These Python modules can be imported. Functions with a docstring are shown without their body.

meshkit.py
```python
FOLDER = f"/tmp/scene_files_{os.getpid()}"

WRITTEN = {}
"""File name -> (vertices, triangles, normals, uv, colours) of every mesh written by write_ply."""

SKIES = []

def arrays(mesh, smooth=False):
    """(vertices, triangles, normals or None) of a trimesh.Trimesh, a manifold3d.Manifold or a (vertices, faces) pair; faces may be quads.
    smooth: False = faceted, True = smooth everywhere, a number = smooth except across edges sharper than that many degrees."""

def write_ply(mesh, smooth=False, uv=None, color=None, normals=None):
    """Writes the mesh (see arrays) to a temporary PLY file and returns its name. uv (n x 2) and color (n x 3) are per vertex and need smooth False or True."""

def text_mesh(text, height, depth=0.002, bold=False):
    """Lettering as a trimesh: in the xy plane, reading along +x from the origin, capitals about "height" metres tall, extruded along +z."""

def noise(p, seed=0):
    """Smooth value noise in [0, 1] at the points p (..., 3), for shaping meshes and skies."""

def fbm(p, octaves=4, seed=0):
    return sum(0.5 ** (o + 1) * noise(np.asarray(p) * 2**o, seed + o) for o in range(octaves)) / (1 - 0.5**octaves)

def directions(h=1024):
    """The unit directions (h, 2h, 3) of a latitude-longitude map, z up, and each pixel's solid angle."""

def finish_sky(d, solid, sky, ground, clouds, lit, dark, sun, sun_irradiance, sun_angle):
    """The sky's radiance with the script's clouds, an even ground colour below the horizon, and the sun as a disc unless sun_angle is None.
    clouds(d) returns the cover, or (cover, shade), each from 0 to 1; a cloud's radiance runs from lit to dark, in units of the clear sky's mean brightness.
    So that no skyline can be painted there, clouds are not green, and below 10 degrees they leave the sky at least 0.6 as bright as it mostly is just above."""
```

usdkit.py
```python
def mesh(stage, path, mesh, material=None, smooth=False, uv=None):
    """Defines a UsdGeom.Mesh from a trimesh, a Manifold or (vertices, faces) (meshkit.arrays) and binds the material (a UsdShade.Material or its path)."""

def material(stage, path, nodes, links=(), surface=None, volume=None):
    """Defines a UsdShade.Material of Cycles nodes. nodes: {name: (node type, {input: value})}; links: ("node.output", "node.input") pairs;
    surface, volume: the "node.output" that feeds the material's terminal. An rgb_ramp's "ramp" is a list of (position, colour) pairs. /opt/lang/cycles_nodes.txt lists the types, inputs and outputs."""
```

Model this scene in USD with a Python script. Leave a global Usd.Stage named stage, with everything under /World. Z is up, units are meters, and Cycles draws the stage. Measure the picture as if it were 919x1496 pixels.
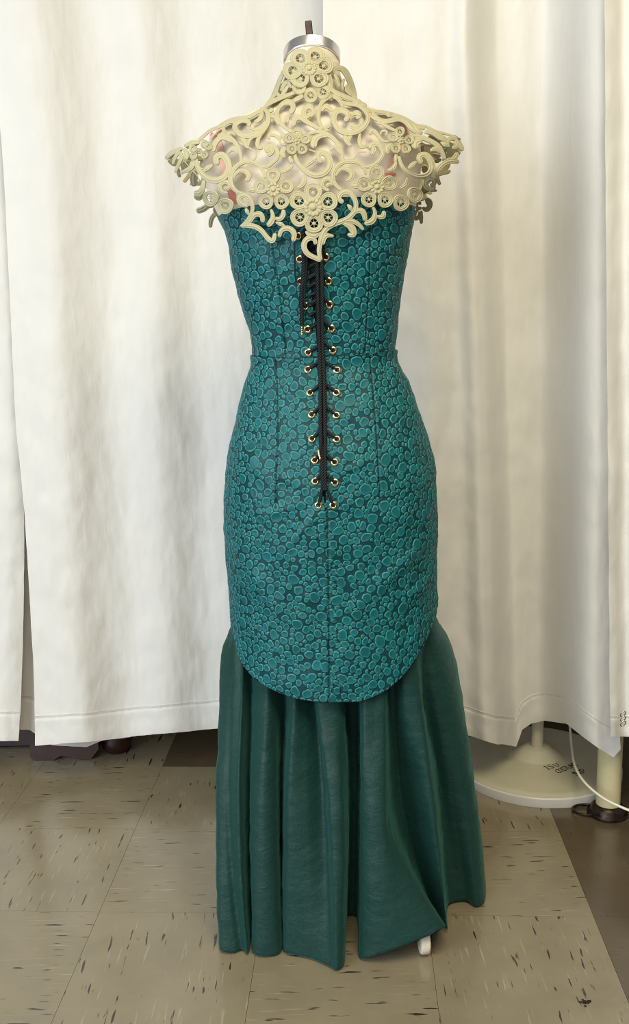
import math, random
import numpy as np, trimesh
import usdkit, meshkit
from pxr import Usd, UsdGeom, UsdLux, UsdShade, Sdf, Gf, Vt
from scipy.interpolate import PchipInterpolator
from scipy.ndimage import map_coordinates
from scipy.spatial import cKDTree

random.seed(7)
RNG = np.random.default_rng(7)
stage = Usd.Stage.CreateInMemory()
UsdGeom.SetStageUpAxis(stage, 'Z'); UsdGeom.SetStageMetersPerUnit(stage, 1.0)
UsdGeom.Xform.Define(stage, '/World'); UsdGeom.Scope.Define(stage, '/World/Looks')

# ------------------------------------------------------------------ camera
W, H = 919, 1496
F, PITCH, ROLL, CAMH = 1424.9, .18992, .0147, 1.0724
_ct, _st, _cr, _sr = math.cos(PITCH), math.sin(PITCH), math.cos(ROLL), math.sin(ROLL)
FW = np.array([0, _ct, -_st]); _r0 = np.array([1., 0, 0]); _u0 = np.array([0, _st, _ct])
RT = _cr * _r0 - _sr * _u0; UP = _sr * _r0 + _cr * _u0
EYE = np.array([0, 0, CAMH])
cam = UsdGeom.Camera.Define(stage, '/World/camera')
cam.CreateHorizontalApertureAttr(24.0); cam.CreateVerticalApertureAttr(24.0 * H / W)
cam.CreateFocalLengthAttr(24.0 * F / W); cam.CreateClippingRangeAttr((0.05, 100))
mtx = Gf.Matrix4d(*[*RT, 0, *UP, 0, *(-FW), 0, *EYE, 1])
cam.AddTransformOp().Set(mtx)
cam.CreateExposureAttr(0.22)

# ------------------------------------------------------------------ light
def rect_light(name, at, to, w, h, power, color):
    l = UsdLux.RectLight.Define(stage, '/World/' + name)
    at, to = np.array(at, float), np.array(to, float)
    z = at - to; z /= np.linalg.norm(z)
    x = np.cross([0, 0, 1.0] if abs(z[2]) < .95 else [0, 1.0, 0], z); x /= np.linalg.norm(x); y = np.cross(z, x)
    l.AddTransformOp().Set(Gf.Matrix4d(*[*x, 0, *y, 0, *z, 0, *at, 1]))
    l.CreateWidthAttr(w); l.CreateHeightAttr(h); l.CreateIntensityAttr(power); l.CreateColorAttr(Gf.Vec3f(*color))
    l.CreateNormalizeAttr(False)
    return l

rect_light('ceiling_lamp_light', (0.45, 0.1, 2.75), (0.4, 0.9, 0), 1.5, 1.0, 11.0, (1.0, .88, .62))
rect_light('window_daylight', (-2.2, -0.5, 1.5), (-.1, 1.9, .9), 1.7, 1.7, 8.4, (.80, .89, 1.0))
rect_light('front_windows_daylight', (-1.0, -2.0, 1.8), (0, 2, 1.0), 3.0, 1.8, 1.9, (.93, .97, 1.0))
dome = UsdLux.DomeLight.Define(stage, '/World/room_ambience')
dome.CreateIntensityAttr(0.07); dome.CreateColorAttr(Gf.Vec3f(1.0, .95, .86))

# ------------------------------------------------------------------ projection helpers (used to take measurements from the photograph)
def rays(px, py):
    px, py = np.asarray(px, float), np.asarray(py, float)
    return FW + ((px - W / 2) / F)[..., None] * RT - ((py - H / 2) / F)[..., None] * UP
def at_depth(px, py, d):                     # the point of the pixel on the plane y = d
    r = rays(px, py); return EYE + r * (np.asarray(d, float) / r[..., 1])[..., None]
def at_height(px, py, z):                    # the point of the pixel at height z
    r = rays(px, py); return EYE + r * ((z - CAMH) / r[..., 2])[..., None]
def x_of(px, d, z):                          # the x that pixel column px has at depth d and height z
    rel0 = np.stack(np.broadcast_arrays(np.zeros_like(d * 1.0 + z), d * 1.0, z - CAMH), -1)
    zc = rel0 @ FW
    return ((px - W / 2) / F * zc - rel0 @ RT) / RT[0]
D = 1.69                                     # depth of the dress's axis

# ------------------------------------------------------------------ scene helpers
used = {}
def path_of(name, parent=None):
    base = (str(parent.GetPath()) if parent is not None else '/World') + '/' + name
    n = used.get(base, -1) + 1; used[base] = n
    return base if n == 0 else f'{base}_{n:03d}'
def meta(o, label=None, cat=None, group=None, kind=None):
    p = o.GetPrim() if hasattr(o, 'GetPrim') else o
    for k, v in (('label', label), ('category', cat), ('group', group), ('kind', kind)):
        if v: p.SetCustomDataByKey(k, v)
    return p
def thing(name, label=None, cat=None, group=None, kind=None):
    return meta(UsdGeom.Xform.Define(stage, path_of(name)), label, cat, group, kind)
def obj(name, mesh, mat, parent=None, smooth=40, **kw):
    m = usdkit.mesh(stage, path_of(name, parent), mesh, mat, smooth=smooth)
    return meta(m, **kw)
def obj_tone(name, v, f, tone, mat, parent):
    m = usdkit.mesh(stage, path_of(name, parent), (v, f), mat, smooth=True)
    UsdGeom.PrimvarsAPI(m).CreatePrimvar('tone', Sdf.ValueTypeNames.Color3fArray, 'vertex').Set(Vt.Vec3fArray.FromNumpy(np.asarray(tone, np.float32)))
    return m.GetPrim()
def grid_faces(nr, nc, close=False):
    i = np.arange(nr - 1)[:, None] * nc; j = np.arange(nc if close else nc - 1)[None]; k = (j + 1) % nc
    return np.stack([i + j, i + k, i + nc + k, i + nc + j], -1).reshape(-1, 4)
def quads_to_tris(q): return np.vstack([q[:, [0, 1, 2]], q[:, [0, 2, 3]]])
def join(ms): return trimesh.util.concatenate([m if isinstance(m, trimesh.Trimesh) else trimesh.Trimesh(m[0], quads_to_tris(m[1]) if m[1].shape[1] == 4 else m[1], process=False) for m in ms])
def T(v, f):
    return trimesh.Trimesh(v, quads_to_tris(f) if np.shape(f)[1] == 4 else f, process=False)
def lathe(profile, n=48, center=(0, 0, 0)):
    m = trimesh.creation.revolve(np.array(profile, float), sections=n); m.apply_translation(center); return m
def box(sx, sy, sz, c, r=.002):
    import manifold3d as m3
    r = min(r, sx / 2.1, sy / 2.1, sz / 2.1)
    pts = [(x, y, z) for x in (-1, 1) for y in (-1, 1) for z in (-1, 1)]
    v = []
    for x, y, z in pts:
        for k in range(3):
            p = np.array([x * (sx / 2 - r), y * (sy / 2 - r), z * (sz / 2 - r)]); p[k] += (x, y, z)[k] * r; v.append(p)
    m = trimesh.convex.convex_hull(np.array(v)); m.apply_translation(c); return m
def spline(p, n):
    p = np.asarray(p, float)
    if len(p) == 2: return p[0] + (p[1] - p[0]) * np.linspace(0, 1, n)[:, None]
    t = np.r_[0, np.cumsum(np.maximum(np.linalg.norm(np.diff(p[:, :], axis=0), axis=1), 1e-6) ** .6)]
    from scipy.interpolate import CubicSpline
    return CubicSpline(t, p, bc_type='natural')(np.linspace(0, t[-1], n))
def tube(pts, r, n=10, closed=False):
    pts = np.asarray(pts, float); r = np.broadcast_to(r, len(pts))
    t = np.gradient(pts, axis=0) if not closed else np.roll(pts, -1, 0) - np.roll(pts, 1, 0)
    t /= np.linalg.norm(t, axis=1, keepdims=True) + 1e-12
    u = np.cross(t[0], [0.3, .9, .2]); u /= np.linalg.norm(u); U = []
    for k in range(len(pts)):
        u = u - t[k] * (u @ t[k]); u /= np.linalg.norm(u) + 1e-12; U.append(u)
    U = np.array(U); V = np.cross(t, U)
    a = np.linspace(0, 2 * np.pi, n, endpoint=False)
    v = (pts[:, None] + r[:, None, None] * (np.cos(a)[None, :, None] * U[:, None] + np.sin(a)[None, :, None] * V[:, None])).reshape(-1, 3)
    f = quads_to_tris(grid_faces(len(pts), n, True)[:, ::-1])
    if closed:
        k = (len(pts) - 1) * n; j = np.arange(n); f = np.vstack([f, quads_to_tris(np.stack([k + j, j, (j + 1) % n, k + (j + 1) % n], -1))])
    else:
        v = np.vstack([v, pts[0], pts[-1]]); j = np.arange(n); k = (len(pts) - 1) * n
        f = np.vstack([f, np.stack([np.full(n, len(v) - 2), j, (j + 1) % n], -1), np.stack([np.full(n, len(v) - 1), k + (j + 1) % n, k + j], -1)])
    m = trimesh.Trimesh(v, f, process=False); return m
def rope(pts, r, turns_per_m=78, strands=3):
    """a twisted cord: strands wound round the line"""
    pts = np.asarray(pts, float)
    s = np.r_[0, np.cumsum(np.linalg.norm(np.diff(pts, axis=0), axis=1))]; L = s[-1]
    n = max(8, int(L * turns_per_m * 8)); q = np.linspace(0, L, n)
    p = np.stack([np.interp(q, s, pts[:, k]) for k in range(3)], 1)
    t = np.gradient(p, axis=0); t /= np.linalg.norm(t, axis=1, keepdims=True) + 1e-12
    u = np.cross(t, [0, 1.0, 0.05]); u /= np.linalg.norm(u, axis=1, keepdims=True) + 1e-9; w = np.cross(t, u)
    out = []
    for k in range(strands):
        a = 2 * np.pi * (q * turns_per_m + k / strands)
        out.append(tube(p + r * .56 * (np.cos(a)[:, None] * u + np.sin(a)[:, None] * w), r * .5, 7))
    return trimesh.util.concatenate(out)
def lin(r, g, b):
    c = np.array([r, g, b], float) / 255
    return tuple(np.where(c <= .04045, c / 12.92, ((c + .055) / 1.055) ** 2.4))

# ------------------------------------------------------------------ materials
LK = '/World/Looks/'
def plain(name, color, rough=.5, metal=0, bump=None, spec=.5, sheen=0, **extra):
    nodes = {'p': ('principled_bsdf', {'base_color': color, 'roughness': rough, 'metallic': metal, 'specular_ior_level': spec, 'sheen_weight': sheen, **extra})}
    links = []
    if bump:
        sc, st, dist = bump
        nodes['tc'] = ('texture_coordinate', {}); nodes['m'] = ('mapping', {'scale': sc if np.ndim(sc) else (sc,) * 3})
        nodes['n'] = ('noise_texture', {'scale': 1.0, 'detail': 4.0, 'roughness': .6}); nodes['b'] = ('bump', {'strength': st, 'distance': dist})
        links += [('tc.object', 'm.vector'), ('m.vector', 'n.vector'), ('n.fac', 'b.height'), ('b.normal', 'p.normal')]
    return usdkit.material(stage, LK + name, nodes, links, surface='p.BSDF')
def mottled(name, c1, c2, scale, rough=.5, metal=0, bump=.3, dist=.002, spec=.5, lo=.3, hi=.7, detail=5):
    return usdkit.material(stage, LK + name, {
        'tc': ('texture_coordinate', {}), 'm': ('mapping', {'scale': scale if np.ndim(scale) else (scale,) * 3}),
        'n': ('noise_texture', {'scale': 1.0, 'detail': float(detail), 'roughness': .62}), 'r': ('rgb_ramp', {'ramp': [(lo, c1), (hi, c2)]}),
        'b': ('bump', {'strength': bump, 'distance': dist}), 'p': ('principled_bsdf', {'roughness': rough, 'metallic': metal, 'specular_ior_level': spec})},
        [('tc.object', 'm.vector'), ('m.vector', 'n.vector'), ('n.fac', 'r.fac'), ('r.color', 'p.base_color'), ('n.fac', 'b.height'), ('b.normal', 'p.normal')], surface='p.BSDF')

def cloth_white(name, c1, c2, wr=1.0):
    """cotton sheeting: a fine weave and soft crumples"""
    return usdkit.material(stage, LK + name, {
        'tc': ('texture_coordinate', {}),
        'm1': ('mapping', {'scale': (9, 9, 5)}), 'n1': ('noise_texture', {'scale': 1.0, 'detail': 5.0, 'roughness': .55, 'distortion': .8}),
        'm2': ('mapping', {'scale': (900, 900, 260)}), 'n2': ('noise_texture', {'scale': 1.0, 'detail': 2.0}),
        'm3': ('mapping', {'scale': (45, 45, 14), 'rotation': (0, .5, 0)}), 'n3': ('noise_texture', {'scale': 1.0, 'detail': 4.0, 'distortion': 1.2}),
        'b1': ('bump', {'strength': .18 * wr, 'distance': .012}), 'b3': ('bump', {'strength': .4 * wr, 'distance': .0022}), 'b2': ('bump', {'strength': .25, 'distance': .0006}),
        'r': ('rgb_ramp', {'ramp': [(.3, c1), (.7, c2)]}),
        'p': ('principled_bsdf', {'roughness': .85, 'specular_ior_level': .15, 'sheen_weight': .1}), 't': ('translucent_bsdf', {'color': c2}), 'x': ('mix_closure', {'fac': .24})},
        [('tc.object', 'm1.vector'), ('m1.vector', 'n1.vector'), ('tc.object', 'm2.vector'), ('m2.vector', 'n2.vector'), ('tc.object', 'm3.vector'), ('m3.vector', 'n3.vector'),
         ('n1.fac', 'b1.height'), ('n3.fac', 'b3.height'), ('b1.normal', 'b3.normal'), ('n2.fac', 'b2.height'), ('b3.normal', 'b2.normal'), ('b2.normal', 'p.normal'),
         ('n1.fac', 'r.fac'), ('r.color', 'p.base_color'), ('p.BSDF', 'x.closure1'), ('t.BSDF', 'x.closure2')], surface='x.closure')
M = {}
M['curtain'] = cloth_white('curtain_cotton', (.80, .785, .74), (.84, .825, .78))
M['curtain_b'] = cloth_white('curtain_lining', (.74, .71, .67), (.78, .75, .71), .5)
M['stitch'] = plain('stitch_thread', (.55, .53, .48), .8)
M['lace'] = plain('guipure_thread', lin(175, 168, 132), .5, bump=((1400, 1400, 500), .5, .0008), spec=.35, sheen=.25, sheen_roughness=.4)
M['form'] = plain('form_canvas', lin(214, 203, 184), .85, bump=(700, .25, .0008), spec=.2)
M['pink'] = plain('pink_tape', lin(222, 176, 160), .8, bump=(500, .3, .0006), spec=.2)
M['red'] = plain('red_tape', lin(196, 128, 112), .8, bump=(500, .3, .0006), spec=.2)
M['aluminium'] = plain('brushed_aluminium', (.74, .73, .72), .3, 1.0, bump=((30, 30, 900), .12, .0006))
M['post'] = mottled('dark_steel', lin(58, 48, 42), lin(88, 74, 64), (150, 150, 60), .5, .6)
M['brass'] = plain('gold_eyelet_brass', (.66, .48, .22), .28, 1.0)
M['black'] = plain('black_hole', (.006, .006, .006), .7)
M['cord'] = plain('black_satin_cord', (.008, .011, .012), .5, spec=.25)
M['placket'] = plain('black_placket_cloth', lin(10, 28, 32), .8, bump=(600, .3, .0006))
M['brocade'] = usdkit.material(stage, LK + 'teal_cloque', {
    'a': ('attribute', {'attribute': 'tone'}), 'tc': ('texture_coordinate', {}), 'm': ('mapping', {'scale': (1500, 1500, 500)}), 'n': ('noise_texture', {'scale': 1.0, 'detail': 2.0}),
    'b': ('bump', {'strength': .25, 'distance': .0005}), 'p': ('principled_bsdf', {'roughness': .46, 'specular_ior_level': .22, 'sheen_weight': .0})},
    [('a.color', 'p.base_color'), ('tc.object', 'm.vector'), ('m.vector', 'n.vector'), ('n.fac', 'b.height'), ('b.normal', 'p.normal')], surface='p.BSDF')
M['flounce'] = usdkit.material(stage, LK + 'crinkled_green_organza', {
    'tc': ('texture_coordinate', {}), 'm': ('mapping', {'scale': (30, 30, 62)}), 'n': ('noise_texture', {'scale': 1.0, 'detail': 5.0, 'roughness': .6, 'distortion': 1.4}),
    'm2': ('mapping', {'scale': (700, 700, 60)}), 'n2': ('noise_texture', {'scale': 1.0, 'detail': 2.0}),
    'r': ('rgb_ramp', {'ramp': [(.3, lin(14, 48, 44)), (.7, lin(19, 58, 53))]}),
    'b': ('bump', {'strength': .42, 'distance': .005}), 'b2': ('bump', {'strength': .3, 'distance': .0008}),
    'p': ('principled_bsdf', {'roughness': .55, 'specular_ior_level': .3, 'sheen_weight': .2, 'sheen_tint': lin(120, 200, 190)}), 't': ('translucent_bsdf', {'color': lin(34, 96, 90)}), 'x': ('mix_closure', {'fac': .05})},
    [('tc.object', 'm.vector'), ('m.vector', 'n.vector'), ('tc.object', 'm2.vector'), ('m2.vector', 'n2.vector'), ('n2.fac', 'r.fac'), ('r.color', 'p.base_color'), ('n.fac', 'b.height'), ('n2.fac', 'b2.height'),
     ('b.normal', 'b2.normal'), ('b2.normal', 'p.normal'), ('p.BSDF', 'x.closure1'), ('t.BSDF', 'x.closure2')], surface='x.closure')
M['cream'] = mottled('cream_enamel', lin(182, 178, 156), lin(192, 188, 166), 12, .32, bump=.03)
M['cream_edge'] = mottled('grey_enamel_rim', lin(196, 197, 194), lin(206, 207, 204), 9, .25, bump=.03)
M['pole'] = mottled('painted_pole', lin(196, 188, 150), lin(208, 201, 164), (40, 40, 12), .45, bump=.1)
M['rust'] = mottled('dark_rusty_iron', lin(30, 22, 18), lin(70, 56, 46), 60, .35, .7, bump=.5)
M['chrome'] = plain('worn_chrome', (.6, .57, .52), .2, 1.0)
M['ink'] = plain('black_marker_ink', (.012, .012, .014), .6)
M['cable'] = plain('white_cable_rubber', lin(226, 222, 204), .4)
M['wood'] = mottled('mahogany_wood', lin(34, 13, 9), lin(56, 24, 17), (8, 8, 60), .4, bump=.1)
M['darkwood'] = mottled('dark_stained_wood', lin(26, 17, 12), lin(40, 28, 21), (6, 60, 60), .5, bump=.1)
M['wallp'] = mottled('dim_wall_paint', lin(150, 140, 120), lin(160, 150, 128), 5, .8, bump=.1)
M['wheel'] = mottled('worn_white_rubber', lin(200, 190, 170), lin(222, 212, 192), 60, .6)
M['lint'] = plain('dust_lint', lin(120, 98, 76), .95)

def tile_mat(name, base, base2, dark, light, along_x, rough, amount=1.0, mottle=1.0):
    s, l = (3.2, 75) , None
    sc = (15, 125, 1) if along_x else (125, 15, 1)
    sc2 = (12, 170, 1) if along_x else (170, 12, 1)
    return usdkit.material(stage, LK + name, {
        'tc': ('texture_coordinate', {}), 'm0': ('mapping', {'scale': (7, 7, 7)}), 'n0': ('noise_texture', {'scale': 1.0, 'detail': 6.0, 'roughness': .65}),
        'm1': ('mapping', {'scale': sc}), 'n1': ('noise_texture', {'scale': 1.0, 'detail': 2.5, 'roughness': .5, 'distortion': .25}),
        'm2': ('mapping', {'scale': sc2, 'location': (3.3, 7.1, 0)}), 'n2': ('noise_texture', {'scale': 1.0, 'detail': 3.0, 'roughness': .5, 'distortion': .25}),
        'm3': ('mapping', {'scale': (2.5, 2.5, 1)}), 'n3': ('noise_texture', {'scale': 1.0, 'detail': 2.0}),
        'r0': ('rgb_ramp', {'ramp': [(.3, base), (.7, base2)]}), 'r1': ('rgb_ramp', {'ramp': [(.0, (0, 0, 0)), (.645, (0, 0, 0)), (.69, (amount,) * 3), (1, (amount,) * 3)]}),
        'r2': ('rgb_ramp', {'ramp': [(.0, (0, 0, 0)), (.62, (0, 0, 0)), (.72, (.34 * amount,) * 3), (1, (.4 * amount,) * 3)]}),
        'x1': ('mix', {'color2': light}), 'x2': ('mix', {'color2': dark}), 'rr': ('map_range', {'from_min': .3, 'from_max': .7, 'to_min': rough - .06, 'to_max': rough + .08}),
        'b': ('bump', {'strength': .12, 'distance': .002}), 'p': ('principled_bsdf', {'specular_ior_level': .5, 'coat_weight': .3, 'coat_ior': 1.75, 'coat_roughness': .2})},
        [('tc.object', f'm{k}.vector') for k in range(4)] + [(f'm{k}.vector', f'n{k}.vector') for k in range(4)] +
        [('n0.fac', 'r0.fac'), ('n1.fac', 'r1.fac'), ('n2.fac', 'r2.fac'), ('r0.color', 'x1.color1'), ('r2.color', 'x1.fac'), ('x1.color', 'x2.color1'), ('r1.color', 'x2.fac'),
         ('x2.color', 'p.base_color'), ('n3.fac', 'rr.value'), ('rr.result', 'p.roughness'), ('n3.fac', 'b.height'), ('b.normal', 'p.normal')], surface='p.BSDF')
LT = dict(base=lin(122, 113, 92), base2=lin(138, 128, 105), dark=lin(52, 44, 34), light=lin(184, 174, 150))
DT = dict(base=lin(80, 69, 54), base2=lin(92, 80, 63), dark=lin(52, 42, 32), light=lin(116, 102, 84))
M['tile_x'] = tile_mat('pale_tile_grain_across', along_x=True, rough=.2, **LT); M['tile_y'] = tile_mat('pale_tile_grain_along', along_x=False, rough=.2, **LT)
M['dark_x'] = tile_mat('brown_tile_grain_across', along_x=True, rough=.24, amount=.4, **DT); M['dark_y'] = tile_mat('brown_tile_grain_along', along_x=False, rough=.24, amount=.4, **DT)
M['grout'] = plain('tile_joint_dirt', lin(58, 48, 36), .9)

# ------------------------------------------------------------------ floor: tiles measured from the photograph's joints
TILE, YAW, OX, OY = .3048, .0418, -.4817, 2.2418
floor = thing('floor', kind='structure')
obj('subfloor', box(9, 9, .06, (0, 2.0, -.0345), .001), M['grout'], floor)
c_, s_ = math.cos(YAW), math.sin(YAW)
def tile_xy(gx, gy): gx, gy = gx + OX, gy + OY; return np.array([c_ * gx + s_ * gy, -s_ * gx + c_ * gy])
for iy in range(-6, 4):
    for ix in range(-5, 6):
        a = tile_xy((ix + .5) * TILE, (iy + .5) * TILE)
        t = trimesh.creation.box((TILE - .0006, TILE - .0006, .0045)); t.apply_transform(trimesh.transformations.rotation_matrix(-YAW, [0, 0, 1]))
        t.apply_translation((a[0], a[1], -.00225 + .00006 * random.random() - .0001))
        dark = ix >= 3 or (iy >= 0 and ix == 0) or (iy >= 1 and ix in (1, 2))
        px = (ix + iy) % 2 == 0
        obj('tile', t, M[('dark_' if dark else 'tile_') + ('x' if px else 'y')], floor, smooth=False)

# ------------------------------------------------------------------ back wall and skirting
obj('wall_back', box(7, .08, 2.9, (0, 3.10, 1.45), .002), M['wallp'], kind='structure')
obj('baseboard_back', box(7, .025, .11, (0, 3.047, .055), .006), M['darkwood'], kind='structure')

# ------------------------------------------------------------------ torso sections: half width from the silhouette, depth by hand
class Body:
    def __init__(s, rows, n=2.25, shift=0):
        rows = sorted(rows); A = []
        for py, xl, xr, b in rows:
            l, r = at_depth(xl, py, D), at_depth(xr, py, D)
            A.append((-(l[2] + r[2]) / 2, (l[0] + r[0]) / 2, (r[0] - l[0]) / 2 / math.cos(ROLL), b))
        A = np.array(A); s.n = n; s.zs = -A[:, 0]
        s.f = [PchipInterpolator(A[:, 0], A[:, k]) for k in (1, 2, 3)]; s.zmin, s.zmax = s.zs.min(), s.zs.max()
    def at(s, z): z = -np.clip(z, s.zmin, s.zmax); return s.f[0](z), s.f[1](z), s.f[2](z)
    def F(s, P):
        c, a, b = s.at(P[..., 2]); return np.abs((P[..., 0] - c) / a) ** s.n + np.abs((P[..., 1] - D) / b) ** s.n - 1
    def point(s, phi, z, grow=0, bf=1.0):     # phi = 0 towards the camera, + to the right
        c, a, b = s.at(z); S = lambda v: np.sign(v) * np.abs(v) ** (2 / s.n)
        b = np.where(np.cos(phi) > 0, b, b * bf)
        return np.stack([c + (a + grow) * S(np.sin(phi)), D - (b + grow) * S(np.cos(phi)), z + 0 * phi], -1)
    def phi_of(s, P):
        c, a, b = s.at(P[..., 2]); q = lambda v: np.sign(v) * np.abs(v) ** (s.n / 2)
        return np.arctan2(q((P[..., 0] - c) / a), q((D - P[..., 1]) / b))
    def normal(s, P, e=1e-4):
        g = np.stack([s.F(P + e * np.eye(3)[k]) - s.F(P - e * np.eye(3)[k]) for k in range(3)], -1)
        return g / (np.linalg.norm(g, axis=-1, keepdims=True) + 1e-12)
    def cast(s, px, py):
        r = rays(px, py); r = r / r[..., 1:2]
        ds = np.linspace(D - .24, D - .0005, 70); best = np.full(r.shape[:-1], 1e9); arg = np.full(r.shape[:-1], D); hit = np.zeros(r.shape[:-1], bool); lo = np.full(r.shape[:-1], D - .24); hi = np.full(r.shape[:-1], D)
        for k, d in enumerate(ds):
            f = s.F(EYE + r * d); m = f < best; m &= ~hit
            best[m] = f[m]; arg[m] = d
            new = (f <= 0) & ~hit; hi[new] = d; lo[new] = ds[max(k - 1, 0)]; hit |= new
        for _ in range(14):
            mid = (lo + hi) / 2; f = s.F(EYE + r * mid[..., None]); hi = np.where(f <= 0, mid, hi); lo = np.where(f <= 0, lo, mid)
        d = np.where(hit, hi, arg); P = EYE + r * d[..., None]
        return P, hit
BODY = Body([(92, 415, 495, .043), (120, 413, 500, .05), (145, 404, 513, .056), (155, 390, 524, .062), (165, 366, 550, .070), (178, 340, 586, .080), (192, 318, 604, .090), (210, 302, 613, .099),
             (235, 297, 615, .106), (265, 300, 613, .110), (300, 313, 608, .109), (340, 331, 598, .105), (400, 343, 587, .10), (450, 356, 580, .09), (490, 369, 577, .083), (518, 373, 575, .08),
             (560, 362, 594, .09), (610, 349, 610, .108), (690, 334, 631, .128), (800, 335, 632, .126), (900, 341, 637, .12)])
DRESS = Body([(270, 314, 611, .121), (310, 317, 606, .119), (345, 330, 600, .114), (400, 341, 590, .107), (450, 354, 583, .096), (490, 367, 580, .089), (518, 370, 579, .086), (560, 358, 598, .096), (610, 345, 614, .115),
              (650, 335, 627, .128), (690, 330, 635, .136), (740, 329, 637, .139), (800, 331, 636, .138), (850, 334, 638, .138), (900, 337, 641, .140), (950, 338, 646, .143), (1060, 338, 656, .147)])
LACE = Body([(40, 424, 486, .044), (78, 417, 494, .047), (100, 409, 507, .056), (120, 403, 514, .061), (140, 399, 518, .065), (150, 390, 526, .070), (160, 368, 552, .079), (172, 340, 580, .089), (185, 312, 612, .099),
             (200, 285, 652, .107), (215, 252, 670, .113), (235, 243, 678, .120), (260, 247, 676, .126), (285, 260, 645, .130), (310, 283, 632, .133), (345, 300, 622, .130), (420, 310, 615, .122)], n=2.15)

# ------------------------------------------------------------------ the cloque pattern: round cells of many sizes, packed
def make_cells():
    U0, U1, V0, V1 = -.40, .40, .42, 1.28
    pts, rad = [], []
    cell = .024; gridd = {}
    sizes = np.r_[RNG.uniform(.0076, .0096, 170), RNG.uniform(.0056, .0076, 1100), RNG.uniform(.0044, .0058, 6500), RNG.uniform(.0030, .0044, 12000), RNG.uniform(.0020, .0030, 6000)]
    for r in sizes:
        for _ in range(5):
            p = (RNG.uniform(U0, U1), RNG.uniform(V0, V1)); k = (int(p[0] // cell), int(p[1] // cell)); ok = True
            for i in (-1, 0, 1):
                for j in (-1, 0, 1):
                    for q in gridd.get((k[0] + i, k[1] + j), ()):
                        if (p[0] - pts[q][0]) ** 2 + (p[1] - pts[q][1]) ** 2 < (r + rad[q] + .0009) ** 2: ok = False; break
                    if not ok: break
                if not ok: break
            if ok:
                gridd.setdefault(k, []).append(len(pts)); pts.append(p); rad.append(r); break
    return np.array(pts), np.array(rad)
CP, CR = make_cells(); CT = cKDTree(CP)
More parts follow.
